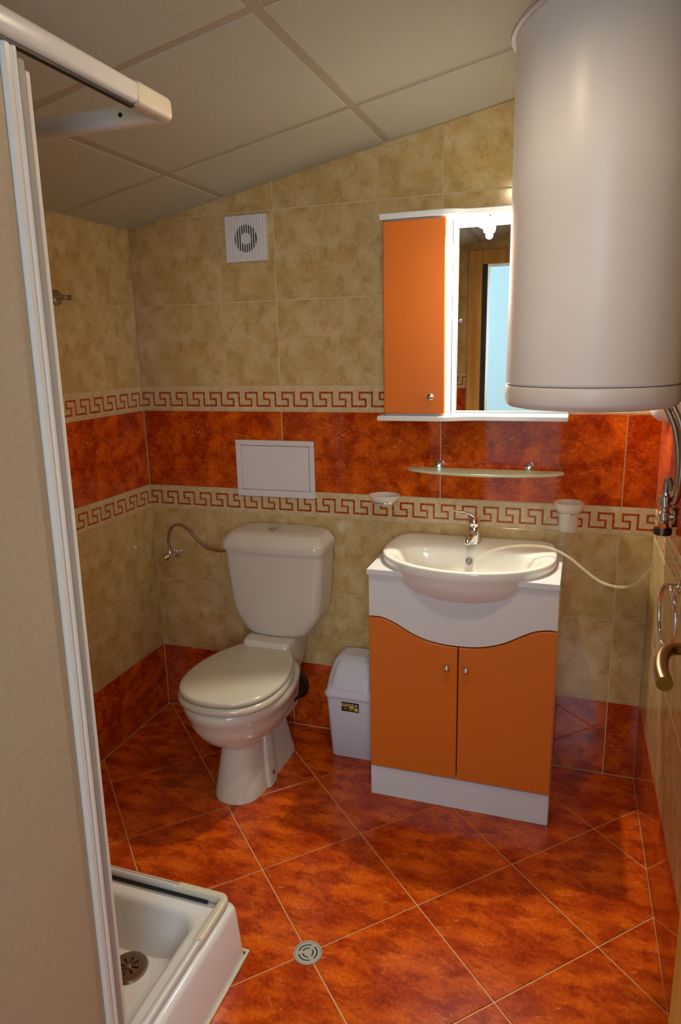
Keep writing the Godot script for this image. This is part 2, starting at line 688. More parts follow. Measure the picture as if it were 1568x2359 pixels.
# ---------------------------------------------------------------- build
func _ready() -> void:
	# camera
	var cam := Camera3D.new()
	cam.name = "camera"
	add_child(cam)
	cam.position = Vector3(1.6578671, 1.5145785, 2.3955238)
	cam.rotation_order = EULER_ORDER_YXZ
	cam.rotation = Vector3(-0.23307850, 0.33557844, -0.02358833)
	cam.fov = 72.6067
	cam.near = 0.02
	cam.current = true
	# sky: pale daylight that only comes in through the hall window
	var env := Environment.new()
	env.background_mode = Environment.BG_COLOR
	env.background_color = rgb8(176, 214, 245)
	env.background_energy_multiplier = 1.2
	env.tonemap_mode = Environment.TONE_MAPPER_LINEAR
	env.tonemap_exposure = 1.07
	env.sdfgi_enabled = true
	env.ssao_enabled = true
	env.ssil_enabled = true
	var we := WorldEnvironment.new()
	we.name = "world_environment"
	we.environment = env
	add_child(we)
	# daylight in the hall window
	var day := AreaLight3D.new()
	day.name = "window_daylight"
	day.set("area_size", Vector2(1.1, 1.3))
	day.light_color = Color(0.62, 0.84, 1.0)
	day.light_energy = 4.6
	day.set("area_range", 12.0)
	day.shadow_enabled = true
	add_child(day)
	day.transform = Transform3D(Basis(Vector3.UP, -PI / 2), Vector3(-0.77, 1.5, 3.05))
	var day2 := AreaLight3D.new()
	day2.name = "far_window_daylight"
	day2.set("area_size", Vector2(0.9, 1.0))
	day2.light_color = Color(0.86, 0.93, 1.0)
	day2.light_energy = 2.8
	day2.set("area_range", 12.0)
	day2.shadow_enabled = true
	add_child(day2)
	day2.transform = Transform3D(Basis(), Vector3(2.02, 1.62, 3.68))
	make_materials()
	build_room()
	build_hall()
	build_heater()
	build_shower()
	build_vanity()
	build_mirror_cabinet()
	build_toilet()
	build_bin()
	build_wall_fittings()
	build_pipes()
	build_lamps()

func build_room() -> void:
	var grout: Material = M["wall grout"]
	var st := mb()
	box(st, Vector3(-0.12, -0.1, -0.12), Vector3(2.08, 2.75, -0.0022), 0.0)
	var back := struct("wall_back", st, grout, "tiled back wall with beige marbled tiles, two key borders and a red band", "wall")
	st = mb()
	box(st, Vector3(-0.12, -0.1, -0.0022), Vector3(-0.0022, 2.75, 2.32), 0.0)
	var left := struct("wall_left", st, grout, "tiled left wall beside the toilet and shower", "wall")
	# right wall, turned a little
	var u := Vector3(RW_S, 0, 1).normalized()
	var rxf := Transform3D(Basis(u, Vector3.UP, u.cross(Vector3.UP)), Vector3(RW_X, 0, 0))
	st = mb()
	box(st, Vector3(-0.05, -0.1, -0.12), Vector3(2.33, 2.75, -0.0022), 0.0, rxf)
	var right := struct("wall_right", st, grout, "tiled right wall behind the water heater and towel ring", "wall")
	# front wall with the doorway the photograph is taken through
	st = mb()
	box(st, Vector3(-0.12, -0.1, 2.2022), Vector3(1.03, 2.75, 2.32), 0.0)
	box(st, Vector3(1.89, -0.1, 2.2022), Vector3(2.08, 2.75, 2.32), 0.0)
	box(st, Vector3(1.03, 2.06, 2.2022), Vector3(1.89, 2.75, 2.32), 0.0)
	var front := struct("wall_front", st, grout, "tiled front wall with the doorway, seen only in the mirror", "wall")
	var cy := func(x: float) -> float: return CEIL_Y + CEIL_S * x - 0.001
	tile_wall(back, Transform3D(), 0.0, RW_X, 0.0, PackedVector2Array([Vector2(0.001, 0.001), Vector2(RW_X - 0.001, 0.001), Vector2(RW_X - 0.001, cy.call(RW_X)), Vector2(0.001, cy.call(0.0))]))
	var lxf := Transform3D(Basis(Vector3(0, 0, -1), Vector3.UP, Vector3(1, 0, 0)), Vector3.ZERO)
	tile_wall(left, lxf, -2.2, 0.0, 0.0, rectp(-2.2, 0.001, -0.001, cy.call(0.0)))
	tile_wall(right, rxf, 0.0, 2.2, 0.0, rectp(0.001, 0.001, 2.2, cy.call(RW_X)))
	var fxf := Transform3D(Basis(Vector3(-1, 0, 0), Vector3.UP, Vector3(0, 0, -1)), Vector3(0, 0, 2.2))
	tile_wall(front, fxf, -1.94, 0.0, 0.0, PackedVector2Array([Vector2(-1.94, 0.001), Vector2(-0.001, 0.001), Vector2(-0.001, cy.call(0.0)), Vector2(-1.94, cy.call(1.94))]), rectp(-1.9, -0.1, -1.03, 2.06))
	# floor
	st = mb()
	box(st, Vector3(-0.12, -0.14, -0.12), Vector3(2.08, -0.0024, 2.32), 0.0)
	var floor_o := struct("floor", st, M["floor grout"], "floor of glossy red marbled tiles laid diagonally", "floor")
	var fl := Transform3D(Basis(Vector3(1, 0, 0), Vector3(0, 0, -1), Vector3(0, 1, 0)), Vector3.ZERO)   # u = x, v = -z
	var th := 0.7953249
	var d1 := Vector2(cos(th), sin(th)) * 0.333      # up-right
	var d2 := Vector2(sin(th), -cos(th)) * 0.333     # down-right
	var o0 := Vector2(0.5892175, -0.5650020)
	var rng := RandomNumberGenerator.new()
	rng.seed = 5
	var room := PackedVector2Array([Vector2(0.002, -0.002), Vector2(RW_X - 0.002, -0.002), Vector2(RW_X + 2.2 * RW_S, -2.2), Vector2(0.002, -2.2)])
	var drain_at := o0 + d2 * 2
	var hid := rectp(0.0, -1.99, 0.88, -1.12)
	for i in range(-8, 9):
		for j in range(-6, 9):
			var c := o0 + d1 * i + d2 * j
			var e1 := d1.normalized() * 0.0023
			var e2 := d2.normalized() * 0.0023
			var cell := PackedVector2Array([c + e1 + e2, c + d1 - e1 + e2, c + d1 + d2 - e1 - e2, c + d2 + e1 - e2])
			var uvo := Vector2(-0.148 * rng.randf(), -0.384 + 0.148 * rng.randf())
			for pc in Geometry2D.intersect_polygons(cell, room):
				if Geometry2D.clip_polygons(pc, hid).is_empty():
					continue
				var near: bool = Geometry2D.intersect_polygons(pc, circ(drain_at, 0.0375)).size() > 0
				for pp in (Geometry2D.clip_polygons(pc, circ(drain_at, 0.0375, 40)) if near else [pc]):
					put_tile("floor_tile", pp, c, Vector2(0.62, 0.62), M["red marbled floor tile glaze"], fl, floor_o, uvo)
	# sloped ceiling of panels in a bar grid
	var sl := atan(CEIL_S)
	var cu := Vector3(cos(sl), sin(sl), 0)
	var cxf := Transform3D(Basis(cu, Vector3(0, 0, 1), cu.cross(Vector3(0, 0, 1))), Vector3(0, CEIL_Y, 0))
	st = mb()
	box(st, Vector3(-0.15, -0.15, -0.36), Vector3(2.2, 2.33, -0.27), 0.0, cxf)
	var ceil_o := struct("ceiling", st, M["dark gap"], "sloped suspended ceiling of white panels in a bar grid", "ceiling")
	var k := 1.0 / cos(sl)
	var xs := [0.0, 0.412, 1.014, 1.616, 2.0]
	var zs := [0.0, 0.370, 0.985, 1.586, 2.2]
	var hw := 0.012
	# the water heater passes up through a round cut in the ceiling
	var cut := PackedVector2Array()
	for v in circ(Vector2(1.675, 0.398), 0.2245, 64):
		cut.append(Vector2(v.x * k, v.y))
	for i in 4:
		for j in 4:
			var p := rectp(xs[i] * k + (hw if i else 0.001), zs[j] + (hw if j else 0.001), min(xs[i + 1], 1.935) * k - (hw if i < 3 else 0.0), zs[j + 1] - hw)
			for pc in Geometry2D.clip_polygons(p, cut):
				var s2 := mb()
				extrude(s2, pc, -0.012, 0.0, 0.0025 if pc.size() == 4 else 0.0, cxf, false)
				part("ceiling_panel", s2, M["mineral ceiling panel"], ceil_o)
	var bars := []
	for i in range(1, 4):
		bars.append(rectp(xs[i] * k - hw, 0.001, xs[i] * k + hw, 2.199))
	for j in range(1, 4):
		for i in 4:
			bars.append(rectp(xs[i] * k + (hw if i else 0.001), zs[j] - hw, min(xs[i + 1], 1.935) * k - (hw if i < 3 else 0.0), zs[j] + hw))
	for bp in bars:
		for pc in Geometry2D.clip_polygons(bp, cut):
			var s2 := mb()
			extrude(s2, pc, -0.014, -0.0015, 0.0, cxf)
			part("grid_bar", s2, M["ceiling bar enamel"], ceil_o)

func build_hall() -> void:
	var st := mb()
	box(st, Vector3(-0.9, -0.14, 2.32), Vector3(2.8, 0.0, 3.8), 0.0)
	struct("floor_hall", st, M["hall floor boards"], "wooden floor of the hall beyond the doorway", "floor")
	st = mb()
	box(st, Vector3(-0.9, 2.5, 2.32), Vector3(2.8, 2.6, 3.8), 0.0)
	struct("ceiling_hall", st, M["hall paint"], "plain ceiling of the hall beyond the doorway", "ceiling")
	st = mb()
	box(st, Vector3(-0.9, 0.0, 3.7), Vector3(1.52, 2.5, 3.8), 0.0)
	box(st, Vector3(2.52, 0.0, 3.7), Vector3(2.8, 2.5, 3.8), 0.0)
	box(st, Vector3(1.52, 0.0, 3.7), Vector3(2.52, 1.05, 3.8), 0.0)
	box(st, Vector3(1.52, 2.2, 3.7), Vector3(2.52, 2.5, 3.8), 0.0)
	struct("wall_hall_far", st, M["hall paint"], "pale blue hall wall reflected in the mirror", "wall")
	st = mb()
	box(st, Vector3(2.7, 0.0, 2.32), Vector3(2.8, 2.5, 3.7), 0.0)
	struct("wall_hall_right", st, M["hall paint"], "right end wall of the hall", "wall")
	st = mb()
	box(st, Vector3(-0.9, 0.0, 2.32), Vector3(-0.8, 0.85, 3.7), 0.0)
	box(st, Vector3(-0.9, 2.15, 2.32), Vector3(-0.8, 2.5, 3.7), 0.0)
	box(st, Vector3(-0.9, 0.85, 2.32), Vector3(-0.8, 2.15, 2.5), 0.0)
	box(st, Vector3(-0.9, 0.85, 3.6), Vector3(-0.8, 2.15, 3.7), 0.0)
	struct("wall_hall_left", st, M["hall paint"], "left end wall of the hall with its window", "wall")
	st = mb()
	box(st, Vector3(-0.9, 0.0, 2.31), Vector3(-0.12, 2.5, 2.32), 0.0)
	box(st, Vector3(2.08, 0.0, 2.31), Vector3(2.8, 2.5, 2.32), 0.0)
	struct("wall_hall_near", st, M["hall paint"], "hall side of the wall with the doorway", "wall")
	# window of the hall
	var w := Node3D.new()
	w.name = "window_1"
	add_child(w)
	w.set_meta("kind", "structure")
	w.set_meta("label", "white framed hall window that lets the daylight in")
	w.set_meta("category", "window")
	st = mb()
	for q in [[0.85, 0.91, 2.5, 3.6], [2.09, 2.15, 2.5, 3.6], [0.91, 2.09, 2.5, 2.56], [0.91, 2.09, 3.54, 3.6], [0.91, 2.09, 3.03, 3.07]]:
		box(st, Vector3(-0.88, q[0], q[2]), Vector3(-0.82, q[1], q[3]), 0.004)
	part("window_frame", st, M["white lacquer"], w)
	# window in the far hall wall, opposite the doorway
	w = Node3D.new()
	w.name = "window_2"
	add_child(w)
	w.set_meta("kind", "structure")
	w.set_meta("label", "white framed window in the far hall wall opposite the doorway")
	w.set_meta("category", "window")
	st = mb()
	for q in [[1.52, 1.58, 1.05, 2.2], [2.46, 2.52, 1.05, 2.2], [1.58, 2.46, 1.05, 1.11], [1.58, 2.46, 2.14, 2.2], [2.0, 2.04, 1.11, 2.14]]:
		box(st, Vector3(q[0], q[2], 3.72), Vector3(q[1], q[3], 3.78), 0.004)
	part("window_frame", st, M["white lacquer"], w)
	st = mb()
	box(st, Vector3(1.5, 0.0, 3.684), Vector3(2.54, 1.04, 3.7), 0.002)
	struct("trim_1", st, M["dark wood"], "dark wooden panelling below the far hall window", "panelling")
	# the bathroom door: frame in the front wall, leaf standing open along the right wall
	var door := Node3D.new()
	door.name = "door_1"
	add_child(door)
	door.set_meta("kind", "structure")
	door.set_meta("label", "wooden bathroom door standing open along the right wall")
	door.set_meta("category", "door")
	st = mb()
	box(st, Vector3(0.945, 0.0, 2.182), Vector3(1.032, 2.115, 2.2), 0.004)
	box(st, Vector3(1.86, 0.0, 2.182), Vector3(1.935, 2.115, 2.2), 0.004)
	box(st, Vector3(1.032, 2.03, 2.182), Vector3(1.86, 2.115, 2.2), 0.004)
	box(st, Vector3(1.03, 0.0, 2.2), Vector3(1.06, 2.03, 2.34), 0.002)
	box(st, Vector3(1.862, 0.0, 2.2), Vector3(1.892, 2.03, 2.34), 0.002)
	box(st, Vector3(1.03, 2.03, 2.2), Vector3(1.89, 2.06, 2.34), 0.002)
	part("frame", st, M["door wood"], door)
	st = mb()
	box(st, Vector3(1.033, 0.0, 2.186), Vector3(1.064, 2.03, 2.2), 0.001)
	part("seal", st, M["black rubber"], door)
	# leaf: local x from hinge to free edge
	var h := Vector3(1.868, 0, 2.175)
	var fx := Vector3(1.8335, 0, 1.42)
	var ax := (fx - h).normalized()
	var wid := (fx - h).length()
	var lxf := Transform3D(Basis(ax, Vector3.UP, ax.cross(Vector3.UP)), h)   # +z of the leaf towards the wall
	st = mb()
	var zz := lxf.basis.z
	var sgn := 1.0 if zz.x > 0.0 else -1.0
	if sgn > 0.0:
		box(st, Vector3(0, 0.012, 0), Vector3(wid, 2.015, 0.038), 0.003, lxf)
	else:
		box(st, Vector3(0, 0.012, -0.038), Vector3(wid, 2.015, 0), 0.003, lxf)
	var leaf := part("leaf", st, M["door wood"], door)
	st = mb()
	var outx := -zz * sgn
	var sp := fx - ax * 0.055 + Vector3(0, 1.129, 0)
	box(st, Vector3(-0.02, -0.11, -0.001), Vector3(0.02, 0.11, 0.006), 0.003, Transform3D(Basis(-ax, Vector3.UP, (-ax).cross(Vector3.UP)) if (-ax).cross(Vector3.UP).dot(outx) > 0 else Basis(ax, Vector3.UP, ax.cross(Vector3.UP)), sp))
	var pts := spline([sp, sp + outx * 0.038, sp + outx * 0.057 - ax * 0.006, sp + outx * 0.069 - ax * 0.03, sp + outx * 0.076 - ax * 0.07, sp + outx * 0.077 - ax * 0.106], 6)
	var rad := PackedFloat32Array()
	for i in pts.size():
		rad.append(0.0072 + 0.0022 * float(i) / pts.size())
	tube(st, pts, 0.009, 14, false, 1.0, rad)
	part("handle", st, M["brushed gold"], leaf)

func build_heater() -> void:
	var c := Vector3(1.675, 0, 0.398)
	var r := 0.2205
	var t := thing("water_heater", "large white cylindrical water heater hanging high on the right wall", "water heater", Vector3(c.x, 1.35, c.z))
	var xf := Transform3D(Basis(), c)
	var st := mb()
	lathe(st, [Vector2(0.05, 1.405), Vector2(r - 0.006, 1.405), Vector2(r - 0.002, 1.407), Vector2(r - 0.0005, 1.412), Vector2(r - 0.0005, 2.36), Vector2(0.05, 2.36)], 96, xf, 50.0)
	part("tank", st, M["white enamel"], t)
	st = mb()
	lathe(st, [Vector2(0.0, 1.346), Vector2(r - 0.022, 1.346), Vector2(r - 0.010, 1.3485), Vector2(r - 0.003, 1.354), Vector2(r + 0.001, 1.363), Vector2(r + 0.002, 1.398), Vector2(r + 0.0005, 1.4025), Vector2(r - 0.005, 1.4035), Vector2(0.0, 1.4035)], 96, xf, 50.0)
	part("bottom_cap", st, M["white plastic"], t)
	st = mb()
	lathe(st, [Vector2(0.0, 2.361), Vector2(r - 0.004, 2.361), Vector2(r + 0.002, 2.365), Vector2(r + 0.002, 2.39), Vector2(r - 0.01, 2.405), Vector2(r - 0.05, 2.41), Vector2(0.0, 2.412)], 96, xf, 50.0)
	part("top_cap", st, M["white plastic"], t)
	# sealing collar where the tank passes the ceiling, lying in the ceiling's slope
	st = mb()
	var col := []
	for q in [[r + 0.0005, 0.004], [r + 0.010, 0.003], [r + 0.013, -0.002], [r + 0.012, -0.007], [r + 0.004, -0.009], [r + 0.0005, -0.008]]:
		var cr := PackedVector3Array()
		for k in 96:
			var a := TAU * k / 96
			var x: float = c.x + q[0] * cos(a)
			cr.append(Vector3(x, CEIL_Y + CEIL_S * x + q[1], c.z + q[0] * sin(a)))
		col.append(cr)
	loft(st, col, false, false, false, true, 50.0)
	part("collar", st, M["white plastic"], t)
	st = mb()
	box(st, Vector3(1.86, 1.75, 0.30), Vector3(1.902, 1.80, 0.50), 0.003)
	part("wall_bracket", st, M["white enamel"], t)

func build_shower() -> void:
	var t := thing("shower_tray", "white square shower tray raised on the red floor in the left corner", "shower tray", Vector3(0.45, 0, 1.535))
	var ctr := Vector3(0.453, 0, 1.537)
	var ring := func(x0: float, x1: float, z0: float, z1: float, r: float, y: float) -> PackedVector3Array:
		return rrect((x1 - x0) / 2, (z1 - z0) / 2, r, y, Vector3((x0 + x1) / 2, 0, (z0 + z1) / 2), 6)
	var st := mb()
	var x0 := 0.003
	var z1 := 1.985
	loft(st, [
		ring.call(x0, 0.914, 1.081, z1, 0.018, 0.001),
		ring.call(x0, 0.905, 1.090, z1, 0.020, 0.148),
		ring.call(x0, 0.902, 1.093, z1, 0.022, 0.158),
		ring.call(x0, 0.894, 1.101, z1 - 0.006, 0.024, 0.1645),
		ring.call(0.04, 0.845, 1.150, z1 - 0.04, 0.045, 0.1640),
		ring.call(0.05, 0.834, 1.161, z1 - 0.05, 0.05, 0.158),
		ring.call(0.056, 0.828, 1.167, z1 - 0.056, 0.055, 0.145),
		ring.call(0.075, 0.806, 1.192, z1 - 0.075, 0.07, 0.08),
		ring.call(0.09, 0.790, 1.206, z1 - 0.09, 0.075, 0.068),
		ring.call(0.115, 0.765, 1.232, z1 - 0.115, 0.07, 0.064),
	], false, true, true, false, 60.0)
	part("tray_body", st, M["tray acrylic"], t)
	st = mb()
	box(st, Vector3(0.9135, 0.0005, 1.081), Vector3(0.9215, 0.007, 1.985), 0.002)
	box(st, Vector3(0.003, 0.0005, 1.0735), Vector3(0.9215, 0.007, 1.081), 0.002)
	part("sealant_bead", st, M["cream plastic"], t)
	# waste: domed steel rose with radial slots
	var dc := Vector3(0.692, 0.0642, 1.262)
	st = mb()
	lathe(st, [Vector2(0.0, -0.004), Vector2(0.0455, -0.004), Vector2(0.0475, 0.001), Vector2(0.0435, 0.0045), Vector2(0.034, 0.0048), Vector2(0.0335, 0.002), Vector2(0.0, 0.002)], 40, Transform3D(Basis(), dc))
	var dr := part("drain", st, M["dull steel"], t)
	st = mb()
	lathe(st, [Vector2(0.0, 0.0021), Vector2(0.0335, 0.0021), Vector2(0.0335, 0.0026), Vector2(0.0, 0.0026)], 30, Transform3D(Basis(), dc))
	part("drain_slot", st, M["black rubber"], dr)
	st = mb()
	for k in 8:
		sector(st, dc, 0.006, 0.0336, TAU * k / 8, TAU * k / 8 + 0.5, 0.0027, 0.0052)
	sector(st, dc, 0.026, 0.0336, 0, TAU * 0.9999, 0.0027, 0.005)
	lathe(st, [Vector2(0.0, 0.0027), Vector2(0.008, 0.0027), Vector2(0.0075, 0.0066), Vector2(0.004, 0.0078), Vector2(0.0, 0.008)], 16, Transform3D(Basis(), dc))
	part("drain_rose", st, M["dull steel"], dr)

	# enclosure of two fixed sheets and two sliding doors, open at the corner
	var e := thing("shower_enclosure", "white framed corner shower enclosure with frosted sheets, its doors slid open", "shower enclosure", Vector3(0.45, 0.165, 1.535))
	var white: Material = M["enclosure enamel"]
	var yup := Transform3D(Basis(Vector3(1, 0, 0), Vector3(0, 0, -1), Vector3(0, 1, 0)), Vector3.ZERO)
	var ox := 0.893      # outer faces of the rails
	var oz := 1.096
	for lv in [[1.938, 1.978, "top_rail", 0.125], [0.1655, 0.188, "bottom_rail", 0.15]]:
		var y0: float = lv[0]
		var y1: float = lv[1]
		var cl: float = lv[3]
		var tk := 0.034 if y0 > 1.0 else 0.023
		st = mb()
		pillow(st, rectp(ox - tk + 0.002, -1.98, ox - 0.002, -(oz + cl - 0.004)), y0 + 0.001, y1 - 0.001, 0.012 if y0 > 1.0 else 0.008, yup)
		part(lv[2], st, white, e)
		st = mb()
		if y0 > 1.0:
			pillow(st, rectp(0.004, -(oz + tk - 0.002), ox - cl + 0.004, -(oz + 0.002)), y0 + 0.001, y1 - 0.001, 0.012, yup)
		else:
			# two ribs with the running groove between them
			box(st, Vector3(0.004, y0, oz + 0.002), Vector3(ox - cl + 0.004, y1 - 0.004, oz + 0.007), 0.002)
			box(st, Vector3(0.004, y0, oz + 0.007), Vector3(ox - cl + 0.004, y0 + 0.012, oz + 0.010), 0.0)
			box(st, Vector3(0.004, y0, oz + 0.010), Vector3(ox - cl + 0.004, y1, oz + tk), 0.004)
		part(lv[2], st, white, e)
		# cream corner connector, an L with a rounded corner
		var p := PackedVector2Array()
		p.append(Vector2(ox - cl, -oz))
		for k in 9:
			var a := PI / 2 - PI / 2 * k / 8
			p.append(Vector2(ox - 0.028 + 0.028 * cos(a), -(oz + 0.028) + 0.028 * sin(a)))
		p.append(Vector2(ox, -(oz + cl)))
		p.append(Vector2(ox - tk, -(oz + cl)))
		p.append(Vector2(ox - tk, -(oz + tk)))
		p.append(Vector2(ox - cl, -(oz + tk)))
		st = mb()
		pillow(st, p, y0 if y0 > 1.0 else y0 + 0.0005, y1 + 0.001, 0.012 if y0 > 1.0 else 0.008, yup)
		var con := part("corner_connector", st, M["cream plastic"], e, "cream corner connector")
		if y0 > 1.0:
			st = mb()
			lathe(st, [Vector2(0, 0), Vector2(0.0045, 0), Vector2(0.0045, 0.002), Vector2(0, 0.003)], 12, along(Vector3(0, 0, 1), Vector3(ox - cl + 0.02, 1.957, oz + tk - 0.001)))
			part("screw", st, M["black rubber"], con)
			st = mb()
			box(st, Vector3(ox - tk + 0.012, y0 - 0.004, oz + cl), Vector3(ox - 0.012, y0 + 0.001, 1.97), 0.0)
			part("running_slot", st, M["black rubber"], e)
		else:
			st = mb()
			box(st, Vector3(0.006, y0, oz + tk), Vector3(ox - 0.055, y0 + 0.008, oz + tk + 0.006), 0.001)
			part("seal", st, M["black rubber"], e)
	# sheet and door on the near side (plane x), racked by about a degree as in the photo
	var lean := Transform3D(Basis(Vector3.RIGHT, -0.0165), Vector3.ZERO)
	var piv := Vector3(0.865, 1.1, 1.5)
	var lx := Transform3D(Basis(), piv) * lean * Transform3D(Basis(), -piv)
	st = mb()
	box(st, Vector3(0.869, 0.188, 1.53), Vector3(0.874, 1.942, 1.972), 0.0008, lx)
	part("frosted_sheet", st, M["frosted shower sheet"], e)
	st = mb()
	var prof := PackedVector2Array([Vector2(0.864, 1.5105), Vector2(0.8785, 1.5105), Vector2(0.8805, 1.514), Vector2(0.8805, 1.518), Vector2(0.8785, 1.520), Vector2(0.8785, 1.524), Vector2(0.8805, 1.526), Vector2(0.8805, 1.534), Vector2(0.877, 1.5385), Vector2(0.864, 1.5385)])
	var up_xf := lx * Transform3D(Basis(Vector3(1, 0, 0), Vector3(0, 0, 1), Vector3(0, 1, 0)), Vector3.ZERO)
	extrude(st, prof, 0.188, 1.941, 0.0, up_xf)
	part("edge_profile", st, white, e)
	st = mb()
	box(st, Vector3(0.858, 0.192, 1.4925), Vector3(0.8755, 1.925, 1.5085), 0.002, lx)
	part("rubber_seal", st, M["grey rubber"], e)
	st = mb()
	box(st, Vector3(0.850, 0.19, 1.478), Vector3(0.872, 1.915, 1.4925), 0.003, lx)
	part("door_edge_profile", st, white, e)
	st = mb()
	box(st, Vector3(0.852, 0.2, 1.508), Vector3(0.857, 1.915, 1.972), 0.0008, lx)
	part("sliding_sheet", st, M["frosted shower sheet"], e)
	# sheet and door on the far side, slid towards the left wall
	st = mb()
	box(st, Vector3(0.01, 0.188, oz + 0.010), Vector3(0.41, 1.942, oz + 0.015), 0.0008)
	part("frosted_sheet", st, M["frosted shower sheet"], e)
	st = mb()
	box(st, Vector3(0.41, 0.188, oz + 0.006), Vector3(0.435, 1.941, oz + 0.021), 0.003)
	part("edge_profile", st, white, e)
	st = mb()
	box(st, Vector3(0.06, 0.2, oz + 0.024), Vector3(0.44, 1.93, oz + 0.029), 0.0008)
	part("sliding_sheet", st, M["frosted shower sheet"], e)
	st = mb()
	box(st, Vector3(0.44, 0.2, oz + 0.02), Vector3(0.458, 1.93, oz + 0.034), 0.003)
	part("door_edge_profile", st, white, e)

func curve_knob(at: Vector3, d: Vector3, s := 1.0) -> SurfaceTool:
	var st := mb()
	lathe(st, [Vector2(0.0, -0.001), Vector2(0.006 * s, -0.001), Vector2(0.0062 * s, 0.003 * s), Vector2(0.0045 * s, 0.006 * s), Vector2(0.005 * s, 0.010 * s), Vector2(0.0098 * s, 0.013 * s), Vector2(0.0118 * s, 0.017 * s), Vector2(0.0108 * s, 0.021 * s), Vector2(0.006 * s, 0.0235 * s), Vector2(0.0, 0.024 * s)], 24, along(d, at), 60.0)
	return st

func wave(x: float) -> float:
	var pts := [Vector3(1.034, 0.659, 0), Vector3(1.06, 0.660, 0), Vector3(1.088, 0.657, 0), Vector3(1.131, 0.640, 0), Vector3(1.181, 0.613, 0), Vector3(1.23, 0.596, 0), Vector3(1.286, 0.588, 0), Vector3(1.331, 0.587, 0), Vector3(1.381, 0.590, 0), Vector3(1.428, 0.600, 0), Vector3(1.473, 0.617, 0), Vector3(1.518, 0.643, 0), Vector3(1.555, 0.662, 0), Vector3(1.592, 0.671, 0), Vector3(1.626, 0.671, 0)]
	var s := spline(pts, 5)
	for i in s.size() - 1:
		if x <= s[i + 1].x:
			return lerpf(s[i].y, s[i + 1].y, clampf((x - s[i].x) / maxf(s[i + 1].x - s[i].x, 1e-6), 0, 1))
	return s[s.size() - 1].y

func basin_outline(half: Array, cx: float, n: int) -> PackedVector2Array:
	# half: right side points (dx, z) from back centre to front centre
	var p := []
	for q in half:
		p.append(Vector3(cx + q[0], q[1], 0))
	for i in range(half.size() - 2, 0, -1):
		p.append(Vector3(cx - half[i][0], half[i][1], 0))
	var s := spline(p, 10, true)
	var o := PackedVector2Array()
	var tot := s.size()
	for k in n:
		var f := float(k) * tot / n
		var i := int(f)
		var a := s[i % tot]
		var b := s[(i + 1) % tot]
		var v := a.lerp(b, f - i)
		o.append(Vector2(v.x, v.y))
	return o

